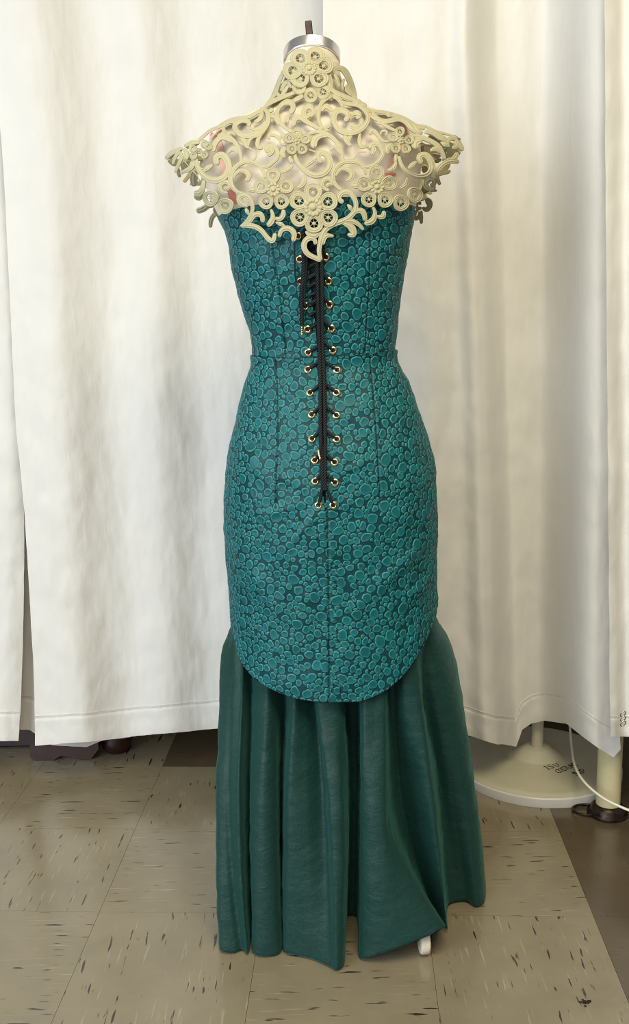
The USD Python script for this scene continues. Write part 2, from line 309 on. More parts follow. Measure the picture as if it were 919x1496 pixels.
def pattern(U, V):
    q = np.stack([U, V], -1).reshape(-1, 2); z = np.zeros(len(q))
    w = np.c_[q * 62, z]; w2 = np.c_[q * 170, z]
    q = q + .0056 * (np.c_[meshkit.noise(w, 3), meshkit.noise(w, 4)] - .5) + .0018 * (np.c_[meshkit.noise(w2, 5), meshkit.noise(w2, 6)] - .5)
    dd, ii = CT.query(q, k=7, workers=-1)
    s = np.sort(dd - CR[ii], axis=1); id0 = ii[np.arange(len(q)), np.argmin(dd - CR[ii], axis=1)]
    e = np.minimum((s[:, 1] - s[:, 0]) / 2 - .0007, .0007 - s[:, 0])      # > 0 inside a cell
    sm = lambda a, b, x: (lambda t: t * t * (3 - 2 * t))(np.clip((x - a) / (b - a), 0, 1))
    inside = sm(-.0003, .0006, e); rim = sm(-.0002, .0004, e) * (1 - sm(.0008, .0017, e))
    puff = sm(-.0008, .0016, e) * .0009 - sm(.0016, .0045, e) * .0004
    rnd = ((id0 * 2654435761) % 997) / 997.0
    fleck = meshkit.noise(np.c_[q * 900, z], 9)
    gap, inn, rm = np.array(lin(3, 31, 37)), np.array(lin(15, 86, 91)), np.array(lin(64, 150, 148))
    gapc = (gap + (np.array(lin(7, 57, 62)) - gap) * sm(.0006, .0016, -e)[:, None]) * (.8 + .4 * fleck[:, None]); innc = inn * (.80 + .34 * rnd[:, None]) * (.88 + .24 * fleck[:, None])
    col = gapc + inside[:, None] * (innc - gapc); col = col + (rim * .72)[:, None] * (rm * (.85 + .3 * fleck[:, None]) - col)
    return puff.reshape(U.shape), col.reshape(U.shape + (3,))

def edge_on(body, pts):            # picture points of an edge -> z as a function of phi, continued round the far side
    pts = np.array(pts, float); P, hit = body.cast(pts[:, 0], pts[:, 1]); ph = body.phi_of(P)
    o = np.argsort(ph); return ph[o], P[o, 2]
def seam_curve(body, pts):         # picture points down a seam -> phi as a function of z
    q = spline(pts, 30); P, _ = body.cast(q[:, 0], q[:, 1]); o = np.argsort(P[:, 2]); return P[o, 2], body.phi_of(P)[o]

top_pts = [(319, 316), (332, 310), (346, 305), (372, 300), (430, 292), (465, 288), (503, 288), (530, 288), (560, 291), (590, 297), (605, 302)]
waist_pts = [(371, 521), (395, 523), (420, 524.5), (460, 524), (500, 521.5), (540, 517.5), (578, 513)]
hem_pts = [(341, 932), (350, 963), (360, 978), (372, 991), (400, 1009), (440, 1022), (480, 1025.5), (522, 1025), (548, 1017), (570, 1004), (590, 986), (615, 951), (632, 917), (639, 898)]
gown = thing('evening_gown', 'teal strapless gown with laced back and dark green pleated flounce on the dress form', 'dress')

def extend(ph, z, zl, zr):
    return PchipInterpolator(np.r_[-np.pi, ph[0] - .55 if ph[0] - .55 > -np.pi else -3, ph, ph[-1] + .55, np.pi], np.r_[(zl + zr) / 2, zl, z, zr, (zl + zr) / 2])
ph, z = edge_on(DRESS, top_pts); TOP = extend(ph, z, z[0] + .015, z[-1] + .015)
ph, z = edge_on(DRESS, waist_pts); WAIST = extend(ph, z, z[0], z[-1])
ph, z = edge_on(DRESS, hem_pts); HEM = extend(ph, z, z[0] + .10, z[-1] + .10)

GAP_L = [(446, 296), (447, 340), (451, 400), (457, 450), (462, 500), (466, 560), (469, 640), (472, 735)]
GAP_R = [(472, 296), (472.5, 340), (472, 400), (473, 450), (474, 500), (475.5, 560), (476.5, 640), (477, 735)]
zl_, pl_ = seam_curve(DRESS, GAP_L); zr_, pr_ = seam_curve(DRESS, GAP_R)
CB = [(478, 742), (479, 800), (480.5, 900), (481.5, 1024)]
BSEAMS = [[(541, 300), (541, 350), (539, 420), (536, 470), (534, 517)], [(392, 300), (398, 360), (408, 430), (414, 480), (417, 523)]]
SSEAMS = [[(403, 527), (405, 600), (404, 670), (402, 742)], [(541, 520), (546, 580), (552, 660), (556, 736)], CB]

def panel(name, z_top, z_bot, rows, ncol, seams, lip_top, lip_bot, uoff, flare=0):
    half = int(ncol * .5)
    pf = np.r_[np.linspace(-1.72, 1.72, ncol)]; pb = np.linspace(1.72, 2 * np.pi - 1.72, 60)[1:-1]; phi = np.r_[pf, pb]
    t = np.linspace(0, 1, rows)
    wrap = (phi + np.pi) % (2 * np.pi) - np.pi
    zt, zb = z_top(wrap), z_bot(wrap)
    Z = zt + (zb - zt) * t[:, None]; PH = np.broadcast_to(wrap, Z.shape)
    P = DRESS.point(PH, Z, 0, 1.0)
    seg = np.linalg.norm(np.diff(P, axis=1), axis=2); U = np.c_[np.zeros(rows), np.cumsum(seg, 1)]; U -= U[:, [ncol // 2]]
    front = np.abs(PH) < 1.75
    pu, col = np.zeros_like(U), np.zeros(U.shape + (3,)); col[:] = lin(16, 84, 90)
    a, b = pattern(U[:, :ncol] + uoff, Z[:, :ncol]); pu[:, :ncol], col[:, :ncol] = a, b
    disp = pu
    # soft drape of the cloth
    lo = meshkit.fbm(np.stack([P[..., 0] * 16, P[..., 1] * 16, P[..., 2] * 7], -1), 3, 21) - .5
    lo2 = meshkit.fbm(np.stack([P[..., 0] * 30 + P[..., 2] * 18, P[..., 1] * 20, P[..., 2] * 30 - P[..., 0] * 14], -1), 2, 33) - .5
    disp = disp + .008 * lo + .0045 * lo2
    if name == 'fitted_skirt':          # pulls below the end of the lacing and a soft fold over the right hip
        for (sx_, sy_, ex, ey, am, wd) in ((440, 712, 395, 690, .0026, .006), (446, 735, 385, 752, .0030, .007), (462, 752, 420, 800, .0022, .006), (505, 735, 545, 752, .0022, .006), (500, 690, 540, 672, .0018, .006), (525, 880, 628, 778, .0050, .013), (345, 800, 420, 905, .0035, .015), (350, 640, 400, 720, .003, .012), (590, 880, 632, 840, .004, .012)):
            A_, B_ = DRESS.cast(np.array([sx_, ex * 1.0]), np.array([sy_, ey * 1.0]))[0][:, [0, 2]]
            q_ = P[..., [0, 2]] - A_; ab = B_ - A_; tt = np.clip((q_ @ ab) / (ab @ ab), 0, 1); dd_ = np.linalg.norm(q_ - tt[..., None] * ab, axis=-1)
            disp = disp + am * np.exp(-(dd_ / wd) ** 2) * np.sin(np.pi * (.12 + .76 * tt)) * front
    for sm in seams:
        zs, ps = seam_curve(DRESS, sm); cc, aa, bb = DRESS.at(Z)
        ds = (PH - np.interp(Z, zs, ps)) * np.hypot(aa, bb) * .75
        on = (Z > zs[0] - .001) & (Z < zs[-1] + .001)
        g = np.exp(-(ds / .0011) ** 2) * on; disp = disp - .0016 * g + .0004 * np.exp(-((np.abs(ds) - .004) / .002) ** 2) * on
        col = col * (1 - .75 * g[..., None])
    disp = disp + flare * np.exp(-((Z - zt) / .012) ** 2)
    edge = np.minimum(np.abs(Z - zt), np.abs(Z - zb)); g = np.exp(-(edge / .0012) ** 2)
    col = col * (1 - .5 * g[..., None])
    N = DRESS.normal(P); N[..., 2] *= .5
    V = P + N * disp[..., None]
    q = grid_faces(rows, len(phi), True)
    # opening of the laced back
    gl, gr = np.interp(Z, zl_, pl_), np.interp(Z, zr_, pr_)
    zmin = zl_[0]
    hole = (PH > gl) & (PH < gr) & (Z > zmin) & front
    hq = hole.reshape(-1)[q].sum(1) >= 3
    V = V.reshape(-1, 3); C = col.reshape(-1, 3); nc = len(phi)
    def lip(row, zs):
        L = V[row * nc:(row + 1) * nc]; n = N[row]
        return np.vstack([L - n * .0022 + [0, 0, zs], L - n * .005 + [0, 0, -zs * 2]])
    extra_v, extra_c, extra_f = [], [], []
    for on, row, zs in ((lip_top, 0, .0006), (lip_bot, rows - 1, -.0006)):
        if not on: continue
        o = len(V) + sum(map(len, extra_v)); e = lip(row, zs); extra_v.append(e); extra_c.append(np.tile(C[row * nc:(row + 1) * nc], (2, 1)) * .8)
        j = np.arange(nc); k = (j + 1) % nc; r0 = row * nc
        for A_, B_ in ((r0, o), (o, o + nc)):
            f_ = np.stack([A_ + j, A_ + k, B_ + k, B_ + j], -1)
            hh = hole[row][j] & hole[row][k]; f_ = f_[~hh]
            extra_f.append(f_[:, ::-1] if row == 0 else f_)
    F_ = np.vstack([q[~hq][:, ::-1]] + [x[:, ::-1] for x in extra_f])
    V = np.vstack([V] + extra_v); C = np.vstack([C] + extra_c)
    F3 = quads_to_tris(F_)
    tri = np.cross(V[F3[:, 1]] - V[F3[:, 0]], V[F3[:, 2]] - V[F3[:, 0]]); ctr = V[F3].mean(1) - [0, D, 0]
    if (tri[:, 1] * ctr[:, 1]).sum() < 0: F3 = F3[:, ::-1]
    return obj_tone(name, V, F3, C, M['brocade'], gown)
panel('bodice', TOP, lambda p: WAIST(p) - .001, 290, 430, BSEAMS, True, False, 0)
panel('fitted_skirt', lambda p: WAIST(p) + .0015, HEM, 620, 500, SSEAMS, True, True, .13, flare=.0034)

# the black placket behind the lacing
rows = np.linspace(0, 1, 60); zz = zr_[-1] - .004 + (zl_[0] - .01 - zr_[-1]) * rows
cols = np.linspace(-.12, .12, 13)
pc = (np.interp(zz, zl_, pl_) + np.interp(zz, zr_, pr_)) / 2
PHg = pc[:, None] + cols[None]; Zg = np.broadcast_to(zz[:, None], PHg.shape)
Pg = DRESS.point(PHg, Zg, -.0045)
obj('placket', T(Pg.reshape(-1, 3), grid_faces(60, 13)), M['placket'], gown, smooth=True, label='black placket behind the lacing')

# eyelets
EY = [(438, 379), (476, 376), (439, 411), (480, 411), (446, 447), (481.5, 445), (449.5, 481), (484.5, 480), (450.5, 515), (486.5, 512), (450, 540), (492.5, 541),
      (453, 574), (491.5, 574), (455.5, 606), (491.5, 607), (456, 641), (492, 642), (460, 672.5), (489, 675.5), (460.5, 703), (489.5, 705), (465.5, 738), (487, 738), (433.5, 311), (474, 342), (436, 345)]
def frame_at(body, px, py, lift=0):
    P, _ = body.cast(np.array([px * 1.0]), np.array([py * 1.0])); n = body.normal(P)[0]; P = P[0] + n * lift
    x = np.cross([0, 0, 1.0], n); x /= np.linalg.norm(x); y = np.cross(n, x); m = np.eye(4); m[:3, 0], m[:3, 1], m[:3, 2], m[:3, 3] = x, y, n, P
    return m
pxm = 1.64 / F
ring_prof = [(3.0, .0), (2.95, .5), (3.3, 1.0), (3.9, 1.2), (4.7, .95), (5.5, .4), (5.6, -.4), (3.0, -.4), (3.0, 0)]
hole_prof = [(0, -.1), (3.1, -.1), (3.1, -1.2), (0, -1.2)]
for i, (x, y) in enumerate(EY):
    m = frame_at(DRESS, x, y, .0019); sc = pxm * .98
    ring = lathe([(a * sc, b * sc) for a, b in ring_prof], 28); ring.apply_transform(m)
    hole = lathe([(a * sc, b * sc) for a, b in hole_prof], 20); hole.apply_transform(m)
    e = obj('eyelet', ring, M['brass'], gown)
    obj('eyelet_hole', hole, M['black'], e, label='dark hole of the eyelet')

# lacing
def on_dress(pts, lift, n=None):
    q = spline(pts, n or max(6, int(np.abs(np.diff(np.array(pts)[:, :2], axis=0)).sum() / 4)))
    P, _ = DRESS.cast(q[:, 0], q[:, 1]); return P + DRESS.normal(P) * (lift if np.ndim(lift) == 0 else np.interp(np.linspace(0, 1, len(q)), np.linspace(0, 1, len(lift)), lift)[:, None])
def cord(pts, lift=.005, r=.0021, **k): obj('lacing_cord', rope(on_dress(pts, lift), r), M['cord'], gown, smooth=True, **k)
cord([(463, 335), (463.5, 400), (464.5, 450), (466.5, 510), (468, 545), (468.5, 590), (469, 640), (470.5, 680), (471.5, 705), (474, 716)], .0055, .0034)
cord([(469.5, 335), (470, 400), (470.5, 450), (471.5, 510), (473.5, 545), (474.5, 590), (475, 640), (474.5, 680), (475, 705), (476, 716)], .0055, .0034)
cord([(444, 338), (444.5, 380), (443, 410), (441, 430), (441.5, 455), (442, 474)], .0075, .0036)
cord([(447, 338), (448, 370), (446.5, 405), (445, 432), (446, 446)], .007, .0024)
cord([(432, 336), (431, 360), (431.5, 390), (434, 410), (438, 413)], .0045, .0013)
cord([(470, 640), (468, 655), (466.5, 668)], .009, .0022)
for a, b in zip(EY[0:24:2], EY[1:24:2]):
    (xl, yl), (xr, yr) = a, b
    last = yl > 730
    for (x, y), cx in ((a, 466.5 + (yl - 400) * .016), (b, 471.5 + (yl - 400) * .013)):
        dy = 30 if last else 14
        cord([(x, y), ((x + cx) / 2, y - dy * .45), (cx, y - dy)], [.0008, .0042, .004], .0027)
# wider bunched lacing at the top of the opening
for k, y in enumerate(range(330, 470, 14)):
    cord([(444 + k * .9, y + 6), (455, y + 2), (468, y - 3)], .003, .0026)
for pts, l in (([(442.5, 474), (442.8, 489)], .0085), ([(465.5, 657.5), (466.5, 664), (468.5, 672)], .010)):
    P = on_dress(pts, l, 14); obj('cord_tip', tube(P, .0019 + .0003 * np.cos(np.arange(14) * 2.2), 12), M['brass'], gown, label='gold metal tip of the lacing cord')

# ------------------------------------------------------------------ the flounce: pleats traced at three heights
# key: (x at y=1000, x at y=1180, valley depth at top 0..1, foot as (px, py, z) or (px, depth))
zA = at_depth(480, 905, D - .03)[2]; zB = at_depth(480, 1000, D - .1)[2]; zC = at_depth(480, 1180, D - .15)[2]
KEYS = [
 (350, 342, .3, (352, 1.74)), (322, 315.5, .0, (323, 1388, .006)), (332, 326, .1, (343, 1392, .004)), (342, 335, .55, (353, 1387, .006)), (354, 349, .05, (362, 1394, .004)),
 (366, 364, .9, (368.5, 1.58)), (372, 369, .35, (371, 1393, .004)), (390, 384, .0, (388, 1397.5, .004)), (402, 401, .45, (409, 1392, .004)), (414, 411, 1.0, (412, 1.635)), (421, 416, .6, (416, 1391, .004)),
 (430, 422, .05, (424, 1394, .004)), (444, 448, .5, (455, 1401, .004)), (456, 472, .95, (480, 1412, .004)), (463, 483, -.2, (492, 1417.5, .004)), (482, 499, -.4, (501, 1411, .004)), (498, 508, .2, (504.5, 1.53)), (506, 513, 1.1, (508, 1.62)), (521, 522, 1.1, (519, 1.62)),
 (528, 527, .3, (523.5, 1.52)), (532, 530, .0, (527, 1399, .004)), (548, 545, -.15, (545, 1397, .018)), (562, 560, .0, (590, 1382, .042)), (567, 565, .3, (648, 1356, .058)),
 (569, 572, .9, (640, 1.60)), (577, 584, .8, (634, 1.63)), (590, 602, .2, (640, 1.62)), (611, 630, -.1, (653.5, 1358, .012)), (618, 640, .8, (656, 1.65)),
 (634, 655, .4, (680, 1.66)), (652, 676, .1, (696, 1324, .004)), (664, 688, .0, (708, 1316.5, .004)), (648, 668, .5, (690, 1.83)), (560, 575, .5, (590, 1.94)), (440, 430, .5, (440, 1.93))]
def surf_d(x, z):
    c, a, b = DRESS.at(z); return D - b * np.maximum(1 - np.minimum(np.abs((x - c) / a), 1) ** DRESS.n, 0) ** (1 / DRESS.n)
lv = []
for i, (xb, xc, v, foot) in enumerate(KEYS):
    back = i >= len(KEYS) - 3 or i == 0
    if len(foot) == 3: p0 = at_height(foot[0], foot[1], foot[2])
    else: zf = .006; p0 = np.array([x_of(foot[0], np.float64(foot[1]), np.float64(zf)), foot[1], zf])
    X = x_of(xb, np.float64(D - .12), np.float64(zB)); db = surf_d(X, zB) + .012 + .045 * max(v, 0)
    if back: db = D + (.02 if i == 0 else .12)
    Xb = x_of(xb, np.float64(db), np.float64(zB)); pB = np.array([Xb, db, zB])
    w = .52; dc = db + (p0[1] - db) * w + (.016 if v > .6 else .03 * v if v < 0 else 0)
    pC = np.array([x_of(xc, np.float64(dc), np.float64(zC)), dc, zC])
    cA = DRESS.at(zA); q_ = np.array([Xb - DRESS.at(zB)[0], db - D]); e_ = (abs(q_[0] / cA[1]) ** DRESS.n + abs(q_[1] / cA[2]) ** DRESS.n) ** (1 / DRESS.n); q_ = q_ * .955 / e_; pA = np.array([cA[0] + q_[0], D + q_[1], zA])
    lv.append([p0, pC, pB, pA])
lv = np.array(lv); nk = len(lv); NR = 150
tz = np.linspace(0, 1, NR) ** .95
rows3 = np.zeros((NR, nk, 3))
for k in range(nk):
    zk = lv[k, :, 2]; zq = zk[0] + (zk[-1] - zk[0]) * tz
    rows3[:, k, 2] = zq
    for c in (0, 1): rows3[:, k, c] = PchipInterpolator(zk, lv[k, :, c])(zq)
SUB = 14
def closed_cr(P):
    n = len(P); out = []
    p0, p1, p2, p3 = np.roll(P, 1, 0), P, np.roll(P, -1, 0), np.roll(P, -2, 0)
    d01, d12, d23 = [np.sqrt(np.linalg.norm((b - a)[:, :2], axis=1) + 1e-9)[:, None] for a, b in ((p0, p1), (p1, p2), (p2, p3))]
    t0, t1 = 0 * d01, d01; t2 = t1 + d12; t3 = t2 + d23
    for s in np.arange(SUB) / SUB:
        t = t1 + (t2 - t1) * s
        A1 = (t1 - t) / (t1 - t0) * p0 + (t - t0) / (t1 - t0) * p1; A2 = (t2 - t) / (t2 - t1) * p1 + (t - t1) / (t2 - t1) * p2; A3 = (t3 - t) / (t3 - t2) * p2 + (t - t2) / (t3 - t2) * p3
        B1 = (t2 - t) / (t2 - t0) * A1 + (t - t0) / (t2 - t0) * A2; B2 = (t3 - t) / (t3 - t1) * A2 + (t - t1) / (t3 - t1) * A3
        out.append((t2 - t) / (t2 - t1) * B1 + (t - t1) / (t2 - t1) * B2)
    return np.stack(out, 1).reshape(-1, 3)
FP = np.stack([closed_cr(rows3[r]) for r in range(NR)]); nc = FP.shape[1]
wob = meshkit.fbm(np.stack([FP[..., 0] * 22, FP[..., 1] * 22, FP[..., 2] * 34], -1), 3, 51) - .5
wob2 = meshkit.fbm(np.stack([FP[..., 0] * 9, FP[..., 1] * 9, FP[..., 2] * 5], -1), 2, 52) - .5
tg = np.roll(FP, -1, 1) - np.roll(FP, 1, 1); nn = np.stack([tg[..., 1], -tg[..., 0], 0 * tg[..., 0]], -1); nn /= np.linalg.norm(nn, axis=-1, keepdims=True) + 1e-9
FP = FP + nn * (.0045 * wob + .006 * wob2 * np.sin(np.pi * tz)[:, None])[..., None]
FP[..., 2] = np.maximum(FP[..., 2], .002)
hem_in = FP[0] - nn[0] * .0016
FV = np.vstack([hem_in[None] + [0, 0, .004], FP]).reshape(-1, 3)
fq = grid_faces(NR + 1, nc, True)
obj('flounce', T(FV, fq), M['flounce'], gown, smooth=True, label='dark green crinkled organza flounce in deep pleats')

# ------------------------------------------------------------------ dress form
form = thing('dress_form', 'off white canvas dress form with metal neck cap and post, wearing the teal gown', 'mannequin')
zt, zb = BODY.zmax, BODY.zmin + .02; zz = np.linspace(zt, zb, 150); phs = np.linspace(-np.pi, np.pi, 97)[:-1]
PB = BODY.point(np.broadcast_to(phs, (150, 96)), np.broadcast_to(zz[:, None], (150, 96)))
cap0 = PB[0].mean(0); cap1 = PB[-1].mean(0)
v = np.vstack([PB.reshape(-1, 3), cap0, cap1]); f = quads_to_tris(grid_faces(150, 96, True)); j = np.arange(96)
f = np.vstack([f, np.stack([np.full(96, 14400), j, (j + 1) % 96][::1], -1)[:, ::-1], np.stack([np.full(96, 14401), 149 * 96 + (j + 1) % 96, 149 * 96 + j], -1)[:, ::-1]])
obj('torso', T(v, f), M['form'], form, smooth=True)
# neck cap: a ring tilted forward
nc_ = at_depth(455.5, 92, D); tilt = trimesh.transformations.rotation_matrix(math.radians(-21), [1, 0, 0]); tilt2 = trimesh.transformations.rotation_matrix(math.radians(1.5), [0, 1, 0])
R = .0462
capm = lathe([(0, .0195), (R - .006, .0195), (R - .002, .0185), (R, .0165), (R, .001), (R - .0008, -.0005), (R - .003, -.0008), (R - .004, 0), (0, 0)], 72)
capm.apply_transform(tilt); capm.apply_transform(tilt2); capm.apply_translation(nc_ + [0, 0, .001]); obj('neck_cap', capm, M['aluminium'], form, label='brushed aluminium neck cap', smooth=35)
nb = lathe([(0, .003), (R - .004, .002), (R - .003, -.004), (R - .005, -.03), (0, -.034)], 64); nb.apply_transform(tilt); nb.apply_translation(nc_); obj('neck_block', nb, M['form'], form)
p0, p1 = at_depth(453.5, 66, D + .008), at_depth(450.5, 31, D + .008)
ax = p1 - p0; L = np.linalg.norm(ax)
pm = box(.0112, .009, L + .06, (0, 0, (L + .06) / 2 - .06), .0012); pm.apply_transform(trimesh.geometry.align_vectors([0, 0, 1], ax / L)); pm.apply_translation(p0); obj('neck_post', pm, M['post'], form, label='dark square steel post above the neck cap')
# pink tapes over the shoulders and round the armholes
def tape(pts, w, mat, lift=.0012):
    q = spline(pts, 40); t = np.gradient(q, axis=0); t /= np.linalg.norm(t, axis=1, keepdims=True); nrm = np.stack([-t[:, 1], t[:, 0]], 1)
    V = []
    for u in (-.5, -.25, 0, .25, .5):
        a = q + nrm * w * u; P, _ = BODY.cast(a[:, 0], a[:, 1]); V.append(P + BODY.normal(P) * lift)
    V = np.stack(V, 1); obj('seam_tape', T(V.reshape(-1, 3), grid_faces(40, 5)), mat, form, smooth=True, label='pink tape stitched round the armhole of the form')
tape([(308, 197), (318, 206), (324, 222), (327, 245), (331, 262), (336, 278)], 9, M['pink'])
tape([(336, 278), (340, 287), (342, 298)], 10, M['red'])
tape([(318, 190), (326, 197), (334, 204)], 8, M['pink'])
tape([(588, 175), (590, 186), (588, 200), (582, 216), (574, 232), (569, 246), (567, 262)], 9, M['pink'])
tape([(562, 255), (569, 254.5), (578, 255)], 4, M['red'])
# stand
ctr = at_depth(478, 1380, D); sx = ctr[0]
obj('stand_pole', lathe([(0, .10), (.014, .10), (.014, .80), (0, .80)], 24, (sx, D, 0)), M['post'], form)
wheel_at = at_height(619, 1390.5, 0)
hub = np.array([.05, D, .085]); sx = .05
angs = np.arctan2(wheel_at[1] - D, wheel_at[0] - sx); rad = np.hypot(wheel_at[1] - D, wheel_at[0] - sx)
for k in range(3):
    a = angs + k * 2 * np.pi / 3; w = np.array([sx + rad * math.cos(a), D + rad * math.sin(a), .025])
    if k in (0,): w[:2] = wheel_at[:2]
    lg = tube(spline([hub, (hub + w) / 2 + [0, 0, .02], w + [0, 0, .038]], 10), .009, 10); leg = obj('base_leg', lg, M['post'], form)
    wh = lathe([(.004, -.0088), (.021, -.0088), (.0238, -.0076), (.025, -.005), (.025, .005), (.0238, .0076), (.021, .0088), (.004, .0088), (.004, -.0088)], 36)
    wh.apply_transform(trimesh.geometry.align_vectors([0, 0, 1], [1, .06, 0])); wh.apply_translation(w); cw = obj('caster', wh, M['wheel'], form, label='small worn white caster wheel')
    fk = join([tube([w + [-.016, 0, 0], w + [.016, .001, 0]], .0042, 12), box(.003, .014, .034, w + [-.0135, 0, .014], .001), box(.003, .014, .034, w + [.0135, 0, .014], .001), box(.030, .014, .003, w + [0, 0, .031], .001)])
    obj('caster_fork', fk, M['rust'], cw)

# ------------------------------------------------------------------ lace collar
gx0, gx1, gy0, gy1 = 225, 700, 40, 420
GX, GY = np.meshgrid(np.arange(gx0, gx1 + 1), np.arange(gy0, gy1 + 1))
LP, _ = LACE.cast(GX.astype(float), GY.astype(float)); LN = LACE.normal(LP)
def lace_map(q, h):
    """picture points q (n,2) and height h over the collar's surface -> points"""
    c = np.stack([q[:, 1] - gy0, q[:, 0] - gx0])
    P = np.stack([map_coordinates(LP[..., k], c, order=1, mode='nearest') for k in range(3)], 1); N = np.stack([map_coordinates(LN[..., k], c, order=1, mode='nearest') for k in range(3)], 1)
    N /= np.linalg.norm(N, axis=1, keepdims=True); return P + N * np.asarray(h)[:, None]
front_lift = .06
PROF_U = np.array([-1, -.97, -.78, -.52, -.3, 0, .3, .52, .78, .97, 1, .6, -.6]); PROF_H = np.array([.0, 1.3, 2.1, 1.05, 1.9, 2.35, 1.9, 1.05, 2.1, 1.3, .0, -.35, -.35]) * .001
def ribbon(pts, w, mapper=lace_map, h=1.0, base=0, round_ends=True):
    """a padded, corded strip along picture points, w = widths along it"""
    pts = np.asarray(pts, float); L = np.linalg.norm(np.diff(pts, axis=0), axis=1).sum(); n = max(8, int(L / 1.1))
    q = spline(pts, n); t = np.gradient(q, axis=0); t /= np.linalg.norm(t, axis=1, keepdims=True) + 1e-9; nr = np.stack([-t[:, 1], t[:, 0]], 1)
    s = np.r_[0, np.cumsum(np.linalg.norm(np.diff(q, axis=0), axis=1))]
    ww = np.interp(s / s[-1], np.linspace(0, 1, len(w)), w) / 2 * .86
    if round_ends:
        e = np.minimum(s, s[-1] - s) + .15; ww = ww * np.sqrt(np.clip(1 - (1 - np.clip(e / np.maximum(ww, .5), 0, 1)) ** 2, .02, 1))
    hs = np.clip(ww / 3.2, .35, 1.25) * h
    Q = q[:, None] + nr[:, None] * (ww[:, None] * PROF_U)[..., None]; Hh = hs[:, None] * PROF_H + base
    V = mapper(Q.reshape(-1, 2), Hh.reshape(-1)); k = len(PROF_U)
    f = quads_to_tris(grid_faces(n, k, True)); c0, c1 = V[:k].mean(0), V[-k:].mean(0); V = np.vstack([V, c0, c1]); j = np.arange(k)
    f = np.vstack([f, np.stack([np.full(k, len(V) - 2), (j + 1) % k, j], -1), np.stack([np.full(k, len(V) - 1), (n - 1) * k + j, (n - 1) * k + (j + 1) % k], -1)])
    return trimesh.Trimesh(V, f, process=False)
RU = np.array([1.0, .985, .93, .86, .80, .74, .67, .60, .53, .47, .47, 1.0]); RH = np.array([0, 1.6, 2.5, 2.2, .9, 2.1, 2.0, .8, 1.8, .9, -.3, -.3]) * .001
def ring_petal(c, ang, rl, rw, mapper=lace_map, spokes=6, pinch=.18, base=0):
    a = np.linspace(0, 2 * np.pi, 34, endpoint=False); e = np.array([math.cos(ang), math.sin(ang)]); g = np.array([-e[1], e[0]])
    def out(sc): return np.array(c) + sc * ((np.cos(a) * rl)[:, None] * e + (np.sin(a) * rw * (1 + pinch * np.cos(a)))[:, None] * g)
    Q = np.stack([out(u) for u in RU]); Hh = np.repeat(RH[:, None], 34, 1) + base
    V = mapper(Q.reshape(-1, 2), Hh.reshape(-1)); f = quads_to_tris(grid_faces(len(RU), 34, True)); ms = [trimesh.Trimesh(V, f, process=False)]
    for k in range(spokes):
        b = np.pi * k / spokes * 2; p = np.array(c) + .50 * (math.cos(b) * rl * e + math.sin(b) * rw * g); ms.append(ribbon([c, (p + c) / 2, p], [1.0, 1.0], mapper, .8, base, False))
    th = np.linspace(0, 2 * np.pi, 9)[:-1]; d = np.array(c) + .2 * np.stack([np.cos(th) * rl, np.sin(th) * rw], 1)
    ms.append(trimesh.Trimesh(mapper(np.vstack([d, [c]]), np.r_[np.zeros(8), .0014] + base), [(i, (i + 1) % 8, 8) for i in range(8)], process=False))
    return trimesh.util.concatenate(ms)
lace = thing('lace_collar', 'pale gold guipure lace collar with flowers and scrolls over the shoulders of the dress form', 'lace collar')
all_lace = []
CROPS = {'1': (240, 180, .1088), '2': (320, 140, .1306), '3': (320, 220, .1306), '4': (400, 140, .1523), '5': (410, 240, .1523), '6': (500, 140, .1306), '7': (500, 220, .1632), '8': (580, 165, .1197), '9': (380, 20, .1741), 't': (300, 280, .1959)}
def cv(crop, pts): o = CROPS[crop]; return [(o[0] + x * o[2], o[1] + y * o[2]) for x, y in pts]
def scroll(crop, w, *pts, name='scroll', h=1.0, base=0):
    m = ribbon(cv(crop, pts), w, h=h, base=base); all_lace.append(m); obj(name, m, M['lace'], lace, smooth=True)
def disc(c, rx, ry, hh, mapper=lace_map, n=20, base=0):
    a = np.linspace(0, 2 * np.pi, n, endpoint=False); rr = [1, .95, .7, .35]; hs = np.array([-.0003, .5 * hh, .92 * hh, hh])
    Q = np.vstack([np.array(c) + r * np.stack([np.cos(a) * rx, np.sin(a) * ry], 1) for r in rr] + [np.array([c])]); Hh = np.r_[np.repeat(hs, n), hh] + base
    f = quads_to_tris(grid_faces(4, n, True)); j = np.arange(n); f = np.vstack([f, np.stack([3 * n + j, 3 * n + (j + 1) % n, np.full(n, 4 * n)], -1)])
    return trimesh.Trimesh(mapper(Q, Hh), f, process=False)
def flower(crop, c, petals, r, rc, beads=10, base=0, name='flower', rl=1.0):
    c = np.array(cv(crop, [c])[0]); o = CROPS[crop]; pr = r * o[2] * 1.2; rc = rc * o[2]
    fl = UsdGeom.Xform.Define(stage, path_of(name, lace)).GetPrim()
    for p in cv(crop, petals):
        p = np.array(p); d = p - c; ang = math.atan2(d[1], d[0]); m = ring_petal(p, ang, pr * 1.02 * rl, pr * .94, base=base); all_lace.append(m); obj('petal', m, M['lace'], fl, smooth=True)
    ms = [disc(c, rc * .95, rc * .95, .0016, base=base + .0004), disc(c, rc * .36, rc * .36, .0040, base=base + .0004)]
    for k in range(beads):
        a = 2 * np.pi * k / beads; ms.append(disc(c + rc * .74 * np.array([math.cos(a), math.sin(a)]), rc * .27, rc * .27, .0030, n=10, base=base + .0004))
    m = trimesh.util.concatenate(ms); all_lace.append(m); obj('flower_center', m, M['lace'], fl, smooth=True)

